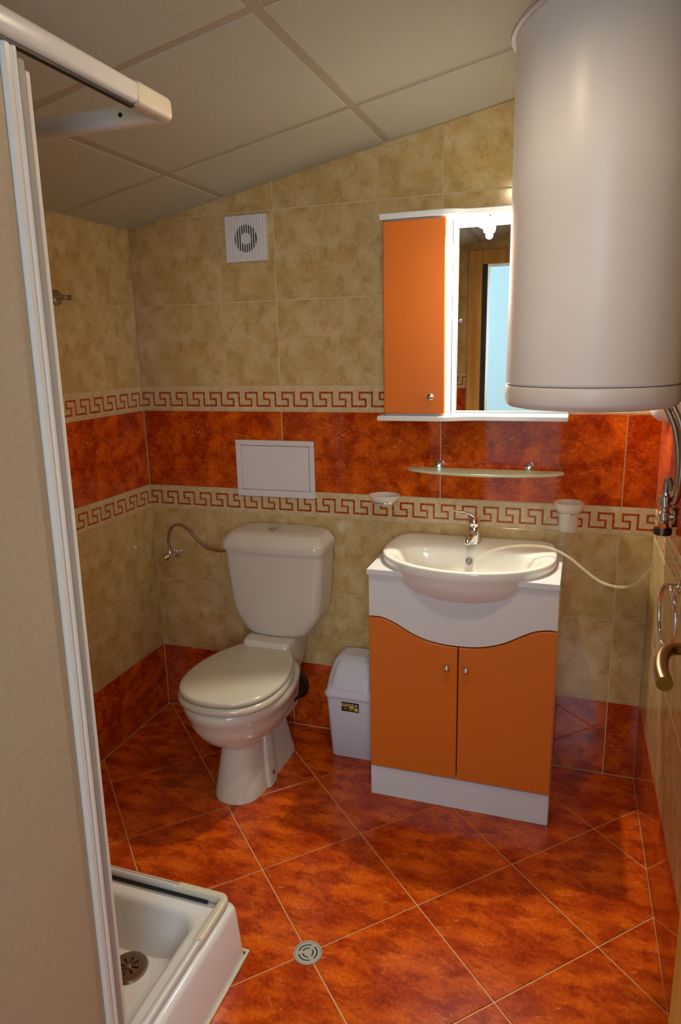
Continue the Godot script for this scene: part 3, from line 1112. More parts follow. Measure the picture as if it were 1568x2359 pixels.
func build_vanity() -> void:
	var t := thing("vanity_cabinet", "white vanity cabinet with two wavy-topped orange doors under the washbasin", "cabinet", Vector3(1.328, 0, 0.18))
	var white: Material = M["white lacquer"]
	var x0 := 1.037
	var x1 := 1.623
	var st := mb()
	box(st, Vector3(x0, 0.0, 0.003), Vector3(x0 + 0.016, 0.806, 0.339), 0.0006)
	box(st, Vector3(x1 - 0.016, 0.0, 0.003), Vector3(x1, 0.806, 0.339), 0.0006)
	box(st, Vector3(x0 + 0.016, 0.108, 0.003), Vector3(x1 - 0.016, 0.124, 0.339), 0.0)
	box(st, Vector3(x0 + 0.016, 0.124, 0.003), Vector3(x1 - 0.016, 0.72, 0.010), 0.0)
	part("carcass", st, white, t)
	st = mb()
	box(st, Vector3(x0 - 0.003, 0.0, 0.332), Vector3(x1 - 0.002, 0.108, 0.350), 0.001)
	part("plinth", st, white, t)
	st = mb()
	var p := PackedVector2Array([Vector2(x1, 0.8055), Vector2(x0, 0.8055)])
	for k in 61:
		var x := lerpf(x0, x1, k / 60.0)
		p.append(Vector2(x, wave(x) + 0.002))
	extrude(st, p, 0.341, 0.358, 0.001)
	part("fascia", st, white, t)
	var mid := 1.3285
	for q in [[x0, mid - 0.0018, mid - 0.034], [mid + 0.0018, x1, mid + 0.027]]:
		p = PackedVector2Array([Vector2(q[1], 0.117), Vector2(q[0], 0.117)])
		p.reverse()
		for k in 41:
			var x := lerpf(q[1], q[0], k / 40.0)
			p.append(Vector2(x, wave(x) - 0.0028))
		st = mb()
		extrude(st, p, 0.341, 0.3595, 0.002)
		var d := part("door", st, M["orange lacquer"], t)
		part("knob", curve_knob(Vector3(q[2], 0.516, 0.3595), Vector3(0, 0, 1)), M["chrome"], d, "chrome knob")
	# worktop with a notch for the basin
	var N := 72
	var outer := basin_outline([[0.0, 0.004], [0.13, 0.004], [0.225, 0.005], [0.260, 0.03], [0.275, 0.10], [0.280, 0.18], [0.272, 0.255], [0.238, 0.325], [0.170, 0.385], [0.085, 0.420], [0.0, 0.430]], 1.328, N)
	st = mb()
	var notch := PackedVector2Array()
	for v in outer:
		notch.append(Vector2(1.328 + (v.x - 1.328) * 0.97, 0.2 + (v.y - 0.2) * 0.97))
	var top := rectp(x0 - 0.002, 0.003, x1 + 0.001, 0.372)
	var dn := Transform3D(Basis(Vector3(1, 0, 0), Vector3(0, 0, 1), Vector3(0, 1, 0)), Vector3.ZERO)
	for pc in Geometry2D.clip_polygons(top, notch):
		if pc.size() > 2 and not Geometry2D.is_polygon_clockwise(pc):
			extrude(st, pc, 0.806, 0.8245, 0.0015, dn)
	var wt := part("worktop", st, white, t)
	wt.set_meta("label", "white worktop")

	# washbasin
	var b := thing("washbasin", "white ceramic semi-recessed washbasin set into the vanity top", "washbasin", Vector3(1.328, 0.8245, 0.2))
	var inner := basin_outline([[0.0, 0.140], [0.10, 0.140], [0.175, 0.150], [0.213, 0.185], [0.222, 0.225], [0.214, 0.275], [0.185, 0.325], [0.125, 0.366], [0.06, 0.386], [0.0, 0.390]], 1.328, N)
	var rg := func(f: float, grow: float, y: float, base: PackedVector2Array, cz: float) -> PackedVector3Array:
		var o := PackedVector3Array()
		for k in N:
			var v := base[k].lerp(outer[k], f)
			v = Vector2(1.328 + (v.x - 1.328) * grow, cz + (v.y - cz) * grow)
			o.append(Vector3(v.x, y, v.y))
		return o
	st = mb()
	loft(st, [
		rg.call(0.0, 0.06, 0.7400, inner, 0.25), rg.call(0.0, 0.35, 0.7420, inner, 0.25), rg.call(0.0, 0.62, 0.7500, inner, 0.255),
		rg.call(0.0, 0.80, 0.7660, inner, 0.26), rg.call(0.0, 0.90, 0.790, inner, 0.262), rg.call(0.0, 0.965, 0.822, inner, 0.265),
		rg.call(0.0, 1.0, 0.840, inner, 0.265), rg.call(0.12, 1.0, 0.8475, inner, 0.265), rg.call(0.30, 1.0, 0.8520, inner, 0.265),
		rg.call(0.70, 1.0, 0.8560, inner, 0.265), rg.call(0.90, 1.0, 0.8555, inner, 0.265), rg.call(0.97, 1.0, 0.8525, inner, 0.265),
		rg.call(1.0, 1.0, 0.8460, inner, 0.265), rg.call(0.99, 1.0, 0.8340, inner, 0.265), rg.call(0.94, 1.0, 0.8265, inner, 0.265),
		rg.call(0.90, 0.99, 0.8200, inner, 0.25), rg.call(0.86, 0.97, 0.8000, inner, 0.25), rg.call(0.80, 0.925, 0.7770, inner, 0.25),
		rg.call(0.72, 0.84, 0.7550, inner, 0.25), rg.call(0.60, 0.70, 0.7370, inner, 0.25), rg.call(0.45, 0.45, 0.7240, inner, 0.25), rg.call(0.2, 0.1, 0.7200, inner, 0.25)],
		false, true, true, false, 75.0)
	part("bowl", st, M["basin ceramic"], b)
	st = mb()
	lathe(st, [Vector2(0.0, -0.004), Vector2(0.0105, -0.004), Vector2(0.0115, 0.0015), Vector2(0.0085, 0.0022), Vector2(0.007, 0.0002), Vector2(0.0, 0.0)], 24, along(Vector3(0, 0.35, 1), Vector3(1.3275, 0.806, 0.1545)))
	part("overflow_ring", st, M["dull steel"], b)
	st = mb()
	lathe(st, [Vector2(0.0, 0.0), Vector2(0.021, 0.0), Vector2(0.022, 0.002), Vector2(0.017, 0.003), Vector2(0.0, 0.0015)], 28, Transform3D(Basis(), Vector3(1.328, 0.7415, 0.25)))
	part("waste", st, M["chrome"], b)

	# tap
	var tp := thing("basin_tap", "chrome single lever mixer tap on the back ledge of the washbasin", "tap", Vector3(1.333, 0.853, 0.088))
	var c := Vector3(1.333, 0, 0.088)
	st = mb()
	lathe(st, [Vector2(0.0, 0.8525), Vector2(0.0225, 0.8525), Vector2(0.0225, 0.857), Vector2(0.0205, 0.859), Vector2(0.0205, 0.893), Vector2(0.0195, 0.905), Vector2(0.0165, 0.914), Vector2(0.0, 0.917)], 32, Transform3D(Basis(), c))
	part("body", st, M["chrome"], tp)
	st = mb()
	var sp := spline([c + Vector3(0, 0.885, 0.0), c + Vector3(-0.003, 0.893, 0.035), c + Vector3(-0.006, 0.892, 0.070), c + Vector3(-0.008, 0.884, 0.098)], 6)
	var rd := PackedFloat32Array()
	for i in sp.size():
		rd.append(lerpf(0.0145, 0.0105, float(i) / sp.size()))
	tube(st, sp, 0.012, 18, false, 0.85, rd)
	lathe(st, [Vector2(0.0, -0.013), Vector2(0.0095, -0.013), Vector2(0.0105, -0.011), Vector2(0.0105, 0.004), Vector2(0.0, 0.006)], 20, along(Vector3(0, 1, -0.35), c + Vector3(-0.008, 0.884, 0.094)))
	part("spout", st, M["chrome"], tp)
	st = mb()
	lathe(st, [Vector2(0.0, 0.915), Vector2(0.0175, 0.916), Vector2(0.020, 0.922), Vector2(0.0195, 0.935), Vector2(0.014, 0.948), Vector2(0.006, 0.953), Vector2(0.0, 0.954)], 28, Transform3D(Basis(Vector3(0, 0, 1), 0.12), c + Vector3(0.11, 0.002, 0)))
	var lv := spline([c + Vector3(0.006, 0.938, 0), c + Vector3(-0.012, 0.952, 0.002), c + Vector3(-0.040, 0.9605, 0.004), c + Vector3(-0.072, 0.9635, 0.006)], 6)
	var lr := PackedFloat32Array()
	for i in lv.size():
		lr.append(lerpf(0.0125, 0.0055, minf(1.0, 1.3 * float(i) / lv.size())))
	tube(st, lv, 0.006, 14, false, 0.38, lr)
	part("lever", st, M["chrome"], tp)

func build_mirror_cabinet() -> void:
	var t := thing("mirror_cabinet", "mirror cabinet with orange door and white wavy top and bottom boards", "mirror cabinet", Vector3(1.32, 1.272, 0.0))
	var white: Material = M["white lacquer"]
	var front := [Vector3(1.012, 0.150, 0), Vector3(1.10, 0.150, 0), Vector3(1.19, 0.150, 0), Vector3(1.235, 0.149, 0), Vector3(1.262, 0.140, 0), Vector3(1.292, 0.124, 0), Vector3(1.325, 0.116, 0), Vector3(1.40, 0.115, 0), Vector3(1.50, 0.115, 0), Vector3(1.6165, 0.115, 0)]
	var fs := spline(front, 4)
	var p := PackedVector2Array([Vector2(1.6165, 0.003), Vector2(1.012, 0.003)])
	for v in fs:
		p.append(Vector2(v.x, v.y))
	var dn := Transform3D(Basis(Vector3(1, 0, 0), Vector3(0, 0, 1), Vector3(0, 1, 0)), Vector3.ZERO)
	var st := mb()
	extrude(st, p, 1.2705, 1.2865, 0.002, dn)
	part("bottom_board", st, white, t)
	var q := PackedVector2Array()
	for v in p:
		q.append(Vector2(maxf(v.x, 1.026), v.y))
	st = mb()
	extrude(st, q, 1.897, 1.914, 0.002, dn)
	part("top_board", st, white, t)
	st = mb()
	box(st, Vector3(1.0345, 1.2865, 0.003), Vector3(1.2335, 1.897, 0.121), 0.0008)
	part("cabinet_body", st, white, t)
	st = mb()
	box(st, Vector3(1.0325, 1.2935, 0.1225), Vector3(1.2345, 1.892, 0.1405), 0.003)
	var d := part("door", st, M["orange lacquer"], t)
	part("knob", curve_knob(Vector3(1.192, 1.3505, 0.1405), Vector3(0, 0, 1)), M["chrome"], d, "chrome knob")
	st = mb()
	box(st, Vector3(1.2345, 1.2865, 0.004), Vector3(1.6145, 1.897, 0.014), 0.0)
	part("back_panel", st, white, t)
	# mirror glass leans back a touch
	st = mb()
	var mx := Transform3D(Basis(Vector3.RIGHT, -0.0105), Vector3(0, 1.59, 0.0195))
	box(st, Vector3(1.2525, -0.2955, -0.0022), Vector3(1.6125, 0.285, 0.0018), 0.0008, mx)
	part("mirror_glass", st, M["mirror silver"], t)
	st = mb()
	box(st, Vector3(1.2525, 1.8785, 0.014), Vector3(1.6145, 1.8965, 0.032), 0.001)
	box(st, Vector3(1.2365, 1.2865, 0.014), Vector3(1.2505, 1.8965, 0.0235), 0.001)
	part("mirror_frame", st, white, t)
	# halogen lamp under the top board
	st = mb()
	var c := Vector3(1.342, 1.897, 0.074)
	lathe(st, [Vector2(0.0, 0.0), Vector2(0.031, 0.0), Vector2(0.032, -0.003), Vector2(0.028, -0.0065), Vector2(0.0, -0.007)], 32, Transform3D(Basis(), c))
	var lamp := part("lamp_ring", st, M["chrome"], t)
	st = mb()
	lathe(st, [Vector2(0.0, -0.007), Vector2(0.020, -0.007), Vector2(0.0205, -0.022), Vector2(0.0175, -0.033), Vector2(0.010, -0.037), Vector2(0.0, -0.038)], 28, Transform3D(Basis(), c))
	part("bulb", st, M["glowing halogen"], lamp)
	var l := OmniLight3D.new()
	l.name = "cabinet_lamp_light"
	l.light_color = Color(1.0, 0.97, 0.90)
	l.light_energy = 0.05
	l.light_size = 0.015
	l.omni_range = 8.0
	l.omni_attenuation = 2.0
	l.shadow_enabled = true
	add_child(l)
	l.position = c + Vector3(0, -0.024, 0)
	# the halogen throws its light downwards
	var sp := SpotLight3D.new()
	sp.name = "cabinet_lamp_beam"
	sp.light_color = l.light_color
	sp.light_energy = 1.05
	sp.light_size = 0.012
	sp.spot_range = 8.0
	sp.spot_attenuation = 2.0
	sp.spot_angle = 82.0
	sp.spot_angle_attenuation = 0.35
	sp.shadow_enabled = true
	add_child(sp)
	sp.transform = Transform3D(Basis(Vector3(1, 0, 0), Vector3(0, 0, -1), Vector3(0, 1, 0)), c + Vector3(0, -0.042, 0))

func egg(cx: float, half: Array, n := 12) -> PackedVector3Array:
	# half: (dx, z) from the back corner to the front tip; mirrored
	var p := []
	for q in half:
		p.append(Vector3(cx + q[0], 0, q[1]))
	for i in range(half.size() - 2, -1, -1):
		p.append(Vector3(cx - half[i][0], 0, half[i][1]))
	return spline(p, n)

func egg_ring(base: PackedVector3Array, cx: float, sx: float, z0: float, z1: float, y: float) -> PackedVector3Array:
	var lo := 1e9
	var hi := -1e9
	for v in base:
		lo = minf(lo, v.z)
		hi = maxf(hi, v.z)
	var o := PackedVector3Array()
	for v in base:
		o.append(Vector3(cx + (v.x - cx) * sx, y, lerpf(z0, z1, (v.z - lo) / (hi - lo))))
	return o

func build_toilet() -> void:
	var cx := 0.588
	var t := thing("toilet", "white ceramic close-coupled toilet with closed lid against the back wall", "toilet", Vector3(cx, 0, 0.3))
	var cer: Material = M["white ceramic"]
	# bowl and foot in one piece; unit egg, half width 1
	var base := egg(cx, [[0.60, 0.0], [0.80, 0.10], [0.94, 0.25], [1.0, 0.42], [0.985, 0.56], [0.90, 0.72], [0.70, 0.87], [0.38, 0.97], [0.0, 1.0]], 5)
	var foot := egg(cx, [[0.90, 0.0], [0.97, 0.06], [0.99, 0.25], [0.97, 0.45], [0.97, 0.62], [0.93, 0.78], [0.76, 0.91], [0.42, 0.98], [0.0, 1.0]], 5)
	var rg := []
	# y, half width, z back, z front, blend foot -> egg
	for q in [[0.001, 0.092, 0.17, 0.556, 0.0], [0.012, 0.092, 0.17, 0.556, 0.0], [0.05, 0.086, 0.18, 0.547, 0.0], [0.10, 0.079, 0.19, 0.534, 0.0], [0.15, 0.073, 0.20, 0.522, 0.05], [0.180, 0.071, 0.20, 0.517, 0.15], [0.194, 0.074, 0.20, 0.520, 0.3], [0.206, 0.088, 0.20, 0.540, 0.5], [0.222, 0.110, 0.20, 0.567, 0.75], [0.246, 0.133, 0.195, 0.596, 0.95], [0.275, 0.151, 0.19, 0.620, 1.0], [0.308, 0.164, 0.19, 0.637, 1.0], [0.340, 0.170, 0.19, 0.645, 1.0], [0.346, 0.175, 0.185, 0.651, 1.0], [0.366, 0.179, 0.185, 0.655, 1.0], [0.378, 0.179, 0.185, 0.655, 1.0], [0.384, 0.174, 0.19, 0.649, 1.0]]:
		var a := egg_ring(foot, cx, q[1], q[2], q[3], q[0])
		var b := egg_ring(base, cx, q[1], q[2], q[3], q[0])
		var r := PackedVector3Array()
		for k in a.size():
			r.append(a[k].lerp(b[k], q[4]))
		rg.append(r)
	var st := mb()
	loft(st, rg, false, true, true, false, 60.0)
	# deck that carries the cistern
	loft(st, [rrect(0.07, 0.09, 0.03, 0.15, Vector3(cx, 0, 0.16)), rrect(0.08, 0.10, 0.03, 0.30, Vector3(cx, 0, 0.15)), rrect(0.090, 0.115, 0.03, 0.36, Vector3(cx, 0, 0.135)), rrect(0.094, 0.112, 0.03, 0.41, Vector3(cx + 0.002, 0, 0.13)), rrect(0.094, 0.106, 0.02, 0.449, Vector3(cx + 0.005, 0, 0.124)), rrect(0.090, 0.102, 0.02, 0.457, Vector3(cx + 0.005, 0, 0.122))], false, true, true, false, 60.0)
	# foot lugs with their fixing bolts
	for s in [-1.0, 1.0]:
		loft(st, [rrect(0.012, 0.034, 0.012, 0.002, Vector3(cx + s * 0.088, 0, 0.40)), rrect(0.012, 0.036, 0.012, 0.05, Vector3(cx + s * 0.083, 0, 0.395)), rrect(0.011, 0.033, 0.011, 0.12, Vector3(cx + s * 0.074, 0, 0.385)), rrect(0.009, 0.028, 0.009, 0.19, Vector3(cx + s * 0.066, 0, 0.375)), rrect(0.004, 0.02, 0.004, 0.205, Vector3(cx + s * 0.06, 0, 0.37))], false, true, true, false, 60.0)
	part("bowl", st, cer, t)
	for s in [-1.0, 1.0]:
		st = mb()
		lathe(st, [Vector2(0.0, -0.003), Vector2(0.0075, -0.003), Vector2(0.0078, 0.001), Vector2(0.006, 0.0025), Vector2(0.0, 0.003)], 20, along(Vector3(s, 0.16, 0), Vector3(cx + s * 0.0965, 0.043, 0.395)))
		part("bolt_cap", st, M["dull steel"], t)
	# seat ring and lid
	var seat := [[0.100, 0.205], [0.134, 0.265], [0.162, 0.34], [0.176, 0.42], [0.175, 0.49], [0.159, 0.56], [0.120, 0.617], [0.065, 0.648], [0.0, 0.657]]
	var so := egg(cx + 0.001, seat, 5)
	var rgs := []
	for q in [[0.96, 0.3855], [0.995, 0.389], [1.012, 0.398], [1.006, 0.407], [0.98, 0.4125], [0.95, 0.414]]:
		rgs.append(egg_ring(so, cx + 0.001, q[0], 0.43 - 0.225 * q[0], 0.43 + 0.227 * q[0], q[1]))
	st = mb()
	loft(st, rgs, false, true, true, false, 60.0)
	part("seat", st, M["seat plastic"], t)
	rgs = []
	for q in [[0.955, 0.4165], [0.985, 0.419], [0.992, 0.426], [0.98, 0.4325], [0.955, 0.4355], [0.90, 0.4375], [0.6, 0.4395], [0.2, 0.440]]:
		rgs.append(egg_ring(so, cx + 0.001, q[0], 0.43 - 0.228 * q[0], 0.43 + 0.224 * q[0], q[1]))
	st = mb()
	loft(st, rgs, false, true, true, false, 60.0)
	part("lid", st, M["seat plastic"], t)
	for s in [-1.0, 1.0]:
		st = mb()
		lathe(st, [Vector2(0.0, 0.0), Vector2(0.011, 0.0), Vector2(0.011, 0.04), Vector2(0.0, 0.04)], 16, along(Vector3(1, 0, 0), Vector3(cx + s * 0.075 - 0.02, 0.423, 0.212)))
		part("hinge", st, M["seat plastic"], t)
	# cistern
	var kx := 0.608
	var cring := func(w: float, zf: float, y: float, bulge: float, r: float, zb := 0.012) -> PackedVector3Array:
		var o := PackedVector3Array()
		var hz := (zf - zb) / 2
		for v in rrect(w, hz, r, y, Vector3(0, 0, zb + hz), 6):
			var k := v.x / w
			var f := clampf((v.z - zb) / (zf - zb), 0, 1)
			o.append(Vector3(kx + v.x, y, v.z - bulge * k * k * f))
		return o
	# front face outline needs extra points: rebuilt with subdivided sides
	var dense := func(r: PackedVector3Array) -> PackedVector3Array:
		var o := PackedVector3Array()
		for k in r.size():
			var a := r[k]
			var b := r[(k + 1) % r.size()]
			o.append(a)
			if a.distance_to(b) > 0.05:
				for j in range(1, 8):
					o.append(a.lerp(b, j / 8.0))
		return o
	var full := func(w: float, zf: float, y: float, bulge: float, r: float) -> PackedVector3Array:
		var hz := (zf - 0.012) / 2
		var o := PackedVector3Array()
		var ref: PackedVector3Array = dense.call(rrect(0.2, 0.1, 0.025, 0.0, Vector3.ZERO, 6))
		var src := rrect(w, hz, r, y, Vector3(0, 0, 0.012 + hz), 6)
		var refr := rrect(0.2, 0.1, 0.025, 0.0, Vector3.ZERO, 6)
		for k in src.size():
			var a := src[k]
			var b := src[(k + 1) % src.size()]
			var m := 8 if refr[k].distance_to(refr[(k + 1) % refr.size()]) > 0.05 else 1
			for j in m:
				var v := a.lerp(b, float(j) / m)
				var f := clampf((v.z - 0.012) / (zf - 0.012), 0, 1)
				o.append(Vector3(kx + v.x, y, v.z - bulge * pow(v.x / w, 2) * f))
		return o
	st = mb()
	var body := []
	for q in [[0.458, 0.100, 0.166], [0.461, 0.113, 0.172], [0.468, 0.124, 0.176], [0.480, 0.134, 0.178], [0.505, 0.150, 0.180], [0.528, 0.164, 0.181], [0.540, 0.170, 0.181], [0.56, 0.175, 0.182], [0.60, 0.181, 0.184], [0.66, 0.186, 0.187], [0.74, 0.192, 0.190], [0.786, 0.194, 0.191]]:
		body.append(full.call(q[1], q[2], q[0], 0.018, 0.028))
	loft(st, body, false, true, true, false, 60.0)
	part("cistern", st, cer, t)
	st = mb()
	var lid := []
	for q in [[0.787, 0.197, 0.196], [0.790, 0.2015, 0.201], [0.800, 0.2035, 0.203], [0.815, 0.2035, 0.203], [0.823, 0.201, 0.200], [0.842, 0.185, 0.181], [0.850, 0.177, 0.172], [0.8535, 0.165, 0.160], [0.8555, 0.12, 0.14]]:
		lid.append(full.call(q[1], q[2], q[0], 0.018, 0.032))
	loft(st, lid, false, true, true, false, 26.0)
	part("cistern_lid", st, cer, t)
	st = mb()
	var bc := Vector3(0.598, 0.8562, 0.098)
	lathe(st, [Vector2(0.0, 0.0), Vector2(0.025, 0.0), Vector2(0.0255, 0.003), Vector2(0.022, 0.006), Vector2(0.0, 0.0045)], 32, Transform3D(Basis(), bc))
	var fb := part("flush_button", st, M["chrome"], t)
	st = mb()
	box(st, Vector3(-0.0006, 0.004, -0.017), Vector3(0.0006, 0.0058, 0.017), 0.0, Transform3D(Basis(Vector3.UP, 0.5), bc))
	part("button_gap", st, M["black rubber"], fb)
	# black rubber connector from the bowl to the wall
	st = mb()
	lathe(st, [Vector2(0.0, 0.0), Vector2(0.062, 0.0), Vector2(0.066, 0.006), Vector2(0.062, 0.012), Vector2(0.055, 0.014), Vector2(0.055, 0.13), Vector2(0.0, 0.13)], 32, along(Vector3(0, 0, 1), Vector3(0.606, 0.183, 0.001)))
	part("waste_connector", st, M["black rubber"], t, "black rubber waste connector")

func build_bin() -> void:
	var bx := 0.908
	var t := thing("waste_bin", "white plastic swing-lid waste bin between toilet and vanity", "waste bin", Vector3(bx, 0, 0.1))
	var st := mb()
	var z := 0.098
	loft(st, [rrect(0.080, 0.072, 0.016, 0.001, Vector3(bx, 0, z)), rrect(0.0845, 0.0765, 0.018, 0.006, Vector3(bx, 0, z)), rrect(0.0985, 0.0875, 0.022, 0.246, Vector3(bx, 0, z))], false, true, true, false, 50.0)
	part("body", st, M["bin plastic"], t)
	st = mb()
	loft(st, [rrect(0.099, 0.088, 0.022, 0.246, Vector3(bx, 0, z)), rrect(0.1045, 0.0915, 0.025, 0.250, Vector3(bx, 0, z)), rrect(0.1065, 0.0925, 0.026, 0.258, Vector3(bx, 0, z)), rrect(0.1055, 0.092, 0.026, 0.266, Vector3(bx, 0, z)), rrect(0.1005, 0.088, 0.026, 0.271, Vector3(bx, 0, z)),
		rrect(0.0985, 0.0865, 0.028, 0.282, Vector3(bx, 0, z - 0.0005)), rrect(0.0955, 0.080, 0.03, 0.312, Vector3(bx, 0, z - 0.006)), rrect(0.089, 0.069, 0.03, 0.345, Vector3(bx, 0, z - 0.016)), rrect(0.083, 0.060, 0.028, 0.366, Vector3(bx, 0, z - 0.024)), rrect(0.074, 0.050, 0.025, 0.379, Vector3(bx, 0, z - 0.030)), rrect(0.058, 0.036, 0.02, 0.385, Vector3(bx, 0, z - 0.034))], false, true, true, false, 60.0)
	part("lid", st, M["bin plastic"], t)
	# swing flap, standing a little proud of the lid's sloped front
	st = mb()
	var fl := []
	for q in [[0.288, 0.078, 0.0850], [0.312, 0.076, 0.0750], [0.345, 0.072, 0.0540], [0.364, 0.067, 0.0380], [0.372, 0.063, 0.0290]]:
		var ring := PackedVector3Array()
		var zf: float = z + q[2]
		for k in 9:
			var x: float = lerpf(-q[1], q[1], k / 8.0)
			ring.append(Vector3(bx + x, q[0], zf + 0.0025 - 0.004 * pow(absf(x) / q[1], 6)))
		for k in 9:
			var x: float = lerpf(q[1], -q[1], k / 8.0)
			ring.append(Vector3(bx + x, q[0] - 0.002, zf - 0.008))
		fl.append(ring)
	loft(st, fl, false, true, true, false, 60.0)
	part("flap", st, M["bin plastic"], t)
	# printed sticker
	st = mb()
	var m: StandardMaterial3D = M["bin sticker print"]
	var b0 := Vector3(0.872, 0.200, 0.0)
	var zf := func(y: float) -> float: return z + lerpf(0.0765, 0.0875, (y - 0.006) / 0.24) + 0.0006
	var pts := [[0.0, 0.0], [0.068, 0.0], [0.068, 0.038], [0.0, 0.038]]
	var idx := [0, 2, 1, 0, 3, 2]
	for i in idx:
		var q: Array = pts[i]
		st.set_smooth_group(-1)
		st.set_uv(Vector2(q[0] / 0.068, 1.0 - q[1] / 0.038))
		st.add_vertex(Vector3(b0.x + q[0], b0.y + q[1], zf.call(b0.y + q[1])))
	part("sticker", st, m, t, "printed green and yellow sticker")

func build_wall_fittings() -> void:
	# extractor fan
	var t := thing("extractor_fan", "square white extractor fan with a round slotted grille, high on the back wall", "extractor fan", Vector3(0.499, 1.894, 0.0))
	var c := Vector2(0.4995, 1.8935)
	var st := mb()
	var R := 0.044
	# plate with a round opening, as an upper and a lower half
	for s in [1.0, -1.0]:
		var p := PackedVector2Array([c + Vector2(0.079, 0), c + Vector2(0.079, 0.077 * s), c + Vector2(-0.079, 0.077 * s), c + Vector2(-0.079, 0), c + Vector2(-R, 0)])
		for k in range(1, 24):
			var a := PI - PI * k / 24.0
			p.append(c + Vector2(cos(a) * R, sin(a) * R * s * 1.05))
		p.append(c + Vector2(R, 0))
		extrude(st, p, 0.012, 0.024, 0.0)
	box(st, Vector3(c.x - 0.0755, c.y - 0.0735, 0.0), Vector3(c.x + 0.0755, c.y + 0.0735, 0.0125), 0.001)
	part("plate", st, M["white plastic"], t)
	st = mb()
	lathe(st, [Vector2(0, 0), Vector2(R + 0.004, 0), Vector2(R + 0.004, 0.001), Vector2(0, 0.001)], 40, along(Vector3(0, 0, 1), Vector3(c.x, c.y, 0.0126)))
	part("opening", st, M["black rubber"], t)
	for k in range(-5, 6):
		var x := k * 0.0088
		var h := sqrt(maxf(R * R - x * x, 0.0)) * 1.05 + 0.001
		if h < 0.012:
			continue
		st = mb()
		box(st, Vector3(c.x + x - 0.0018, c.y - h, 0.0195), Vector3(c.x + x + 0.0018, c.y + h, 0.0235), 0.0004)
		part("slat", st, M["white plastic"], t)
	st = mb()
	lathe(st, [Vector2(0, 0), Vector2(0.0195, 0), Vector2(0.0195, 0.0075), Vector2(0.018, 0.0085), Vector2(0, 0.0085)], 36, along(Vector3(0, 0, 1), Vector3(c.x, c.y, 0.0155)))
	part("hub", st, M["white plastic"], t)
	for k in 14:
		var x := -0.0715 + k * 0.011
		for s in [1.0, -1.0]:
			st = mb()
			var y0: float = sqrt(maxf(R * R - x * x, 0.0)) * 1.05 + 0.006
			if absf(x) > R:
				if s < 0.0:
					continue
				y0 = -0.0735
			box(st, Vector3(c.x + x - 0.0022, min(c.y + s * y0, c.y + s * 0.0735), 0.0235), Vector3(c.x + x + 0.0022, max(c.y + s * y0, c.y + s * 0.0735), 0.0252), 0.0006)
			part("rib", st, M["white plastic"], t)
	# access panel
	t = thing("access_panel", "white plastic access panel set in the red tile band above the toilet", "access panel", Vector3(0.566, 1.068, 0.0))
	st = mb()
	var bx := Vector3(0.4035, 0.958, 0.0)
	var tx := Vector3(0.7255, 1.176, 0.009)
	for q in [[bx, Vector3(tx.x, bx.y + 0.026, tx.z)], [Vector3(bx.x, tx.y - 0.020, 0), tx], [Vector3(bx.x, bx.y + 0.026, 0), Vector3(bx.x + 0.020, tx.y - 0.020, tx.z)], [Vector3(tx.x - 0.020, bx.y + 0.026, 0), Vector3(tx.x, tx.y - 0.020, tx.z)]]:
		box(st, q[0], q[1], 0.002)
	part("frame", st, M["white plastic"], t)
	st = mb()
	box(st, Vector3(bx.x + 0.0205, bx.y + 0.0265, 0.0), Vector3(tx.x - 0.0205, tx.y - 0.0205, 0.004), 0.0)
	part("backing", st, M["black rubber"], t)
	st = mb()
	box(st, Vector3(bx.x + 0.0215, bx.y + 0.0275, 0.004), Vector3(tx.x - 0.0215, tx.y - 0.0215, 0.0085), 0.001)
	part("door", st, M["white plastic"], t)
	# glass shelf
	t = thing("glass_shelf", "bow-fronted frosted glass shelf on two chrome mounts above the tap", "shelf", Vector3(1.355, 1.1, 0.0))
	st = mb()
	var p := PackedVector2Array([Vector2(1.608, 0.022), Vector2(1.094, 0.022)])
	for k in 25:
		var f := k / 24.0
		var x := lerpf(1.090, 1.612, f)
		p.append(Vector2(x, 0.045 + 0.085 * pow(sin(PI * f), 0.55)))
	var dn := Transform3D(Basis(Vector3(1, 0, 0), Vector3(0, 0, 1), Vector3(0, 1, 0)), Vector3.ZERO)
	extrude(st, p, 1.089, 1.0975, 0.0015, dn)
	part("shelf_pane", st, M["frosted shelf glass"], t)
	for x in [1.193, 1.4985]:
		st = mb()
		lathe(st, [Vector2(0.0, 0.001), Vector2(0.0185, 0.001), Vector2(0.0185, 0.010), Vector2(0.016, 0.014), Vector2(0.011, 0.016), Vector2(0.010, 0.030), Vector2(0.0, 0.032)], 32, along(Vector3(0, 0, 1), Vector3(x, 1.102, 0)))
		part("mount", st, M["chrome"], t)
	# soap dish
	t = thing("soap_dish", "shallow frosted glass soap dish in a chrome ring, left of the washbasin", "soap dish", Vector3(1.012, 0.985, 0.062))
	var sd := Vector3(1.012, 0.0, 0.068)
	st = mb()
	lathe(st, [Vector2(0.0, 0.966), Vector2(0.030, 0.967), Vector2(0.040, 0.974), Vector2(0.047, 0.986), Vector2(0.053, 1.000), Vector2(0.0515, 1.0015), Vector2(0.045, 0.989), Vector2(0.038, 0.978), Vector2(0.028, 0.972), Vector2(0.0, 0.971)], 40, Transform3D(Basis(Vector3(1.08, 0, 0), Vector3(0.06, 1, 0), Vector3(0, 0, 0.95)), sd + Vector3(-0.06, 0, 0)), 60.0)
	part("dish", st, M["frosted glass"], t)
	st = mb()
	var rp := []
	for k in 12:
		rp.append(sd + Vector3(cos(TAU * k / 12) * 0.0475, 0.979, sin(TAU * k / 12) * 0.044))
	tube(st, spline(rp, 4, true), 0.0024, 8, true)
	tube(st, PackedVector3Array([sd + Vector3(0, 0.979, -0.044), Vector3(sd.x, 0.979, 0.008)]), 0.005, 12)
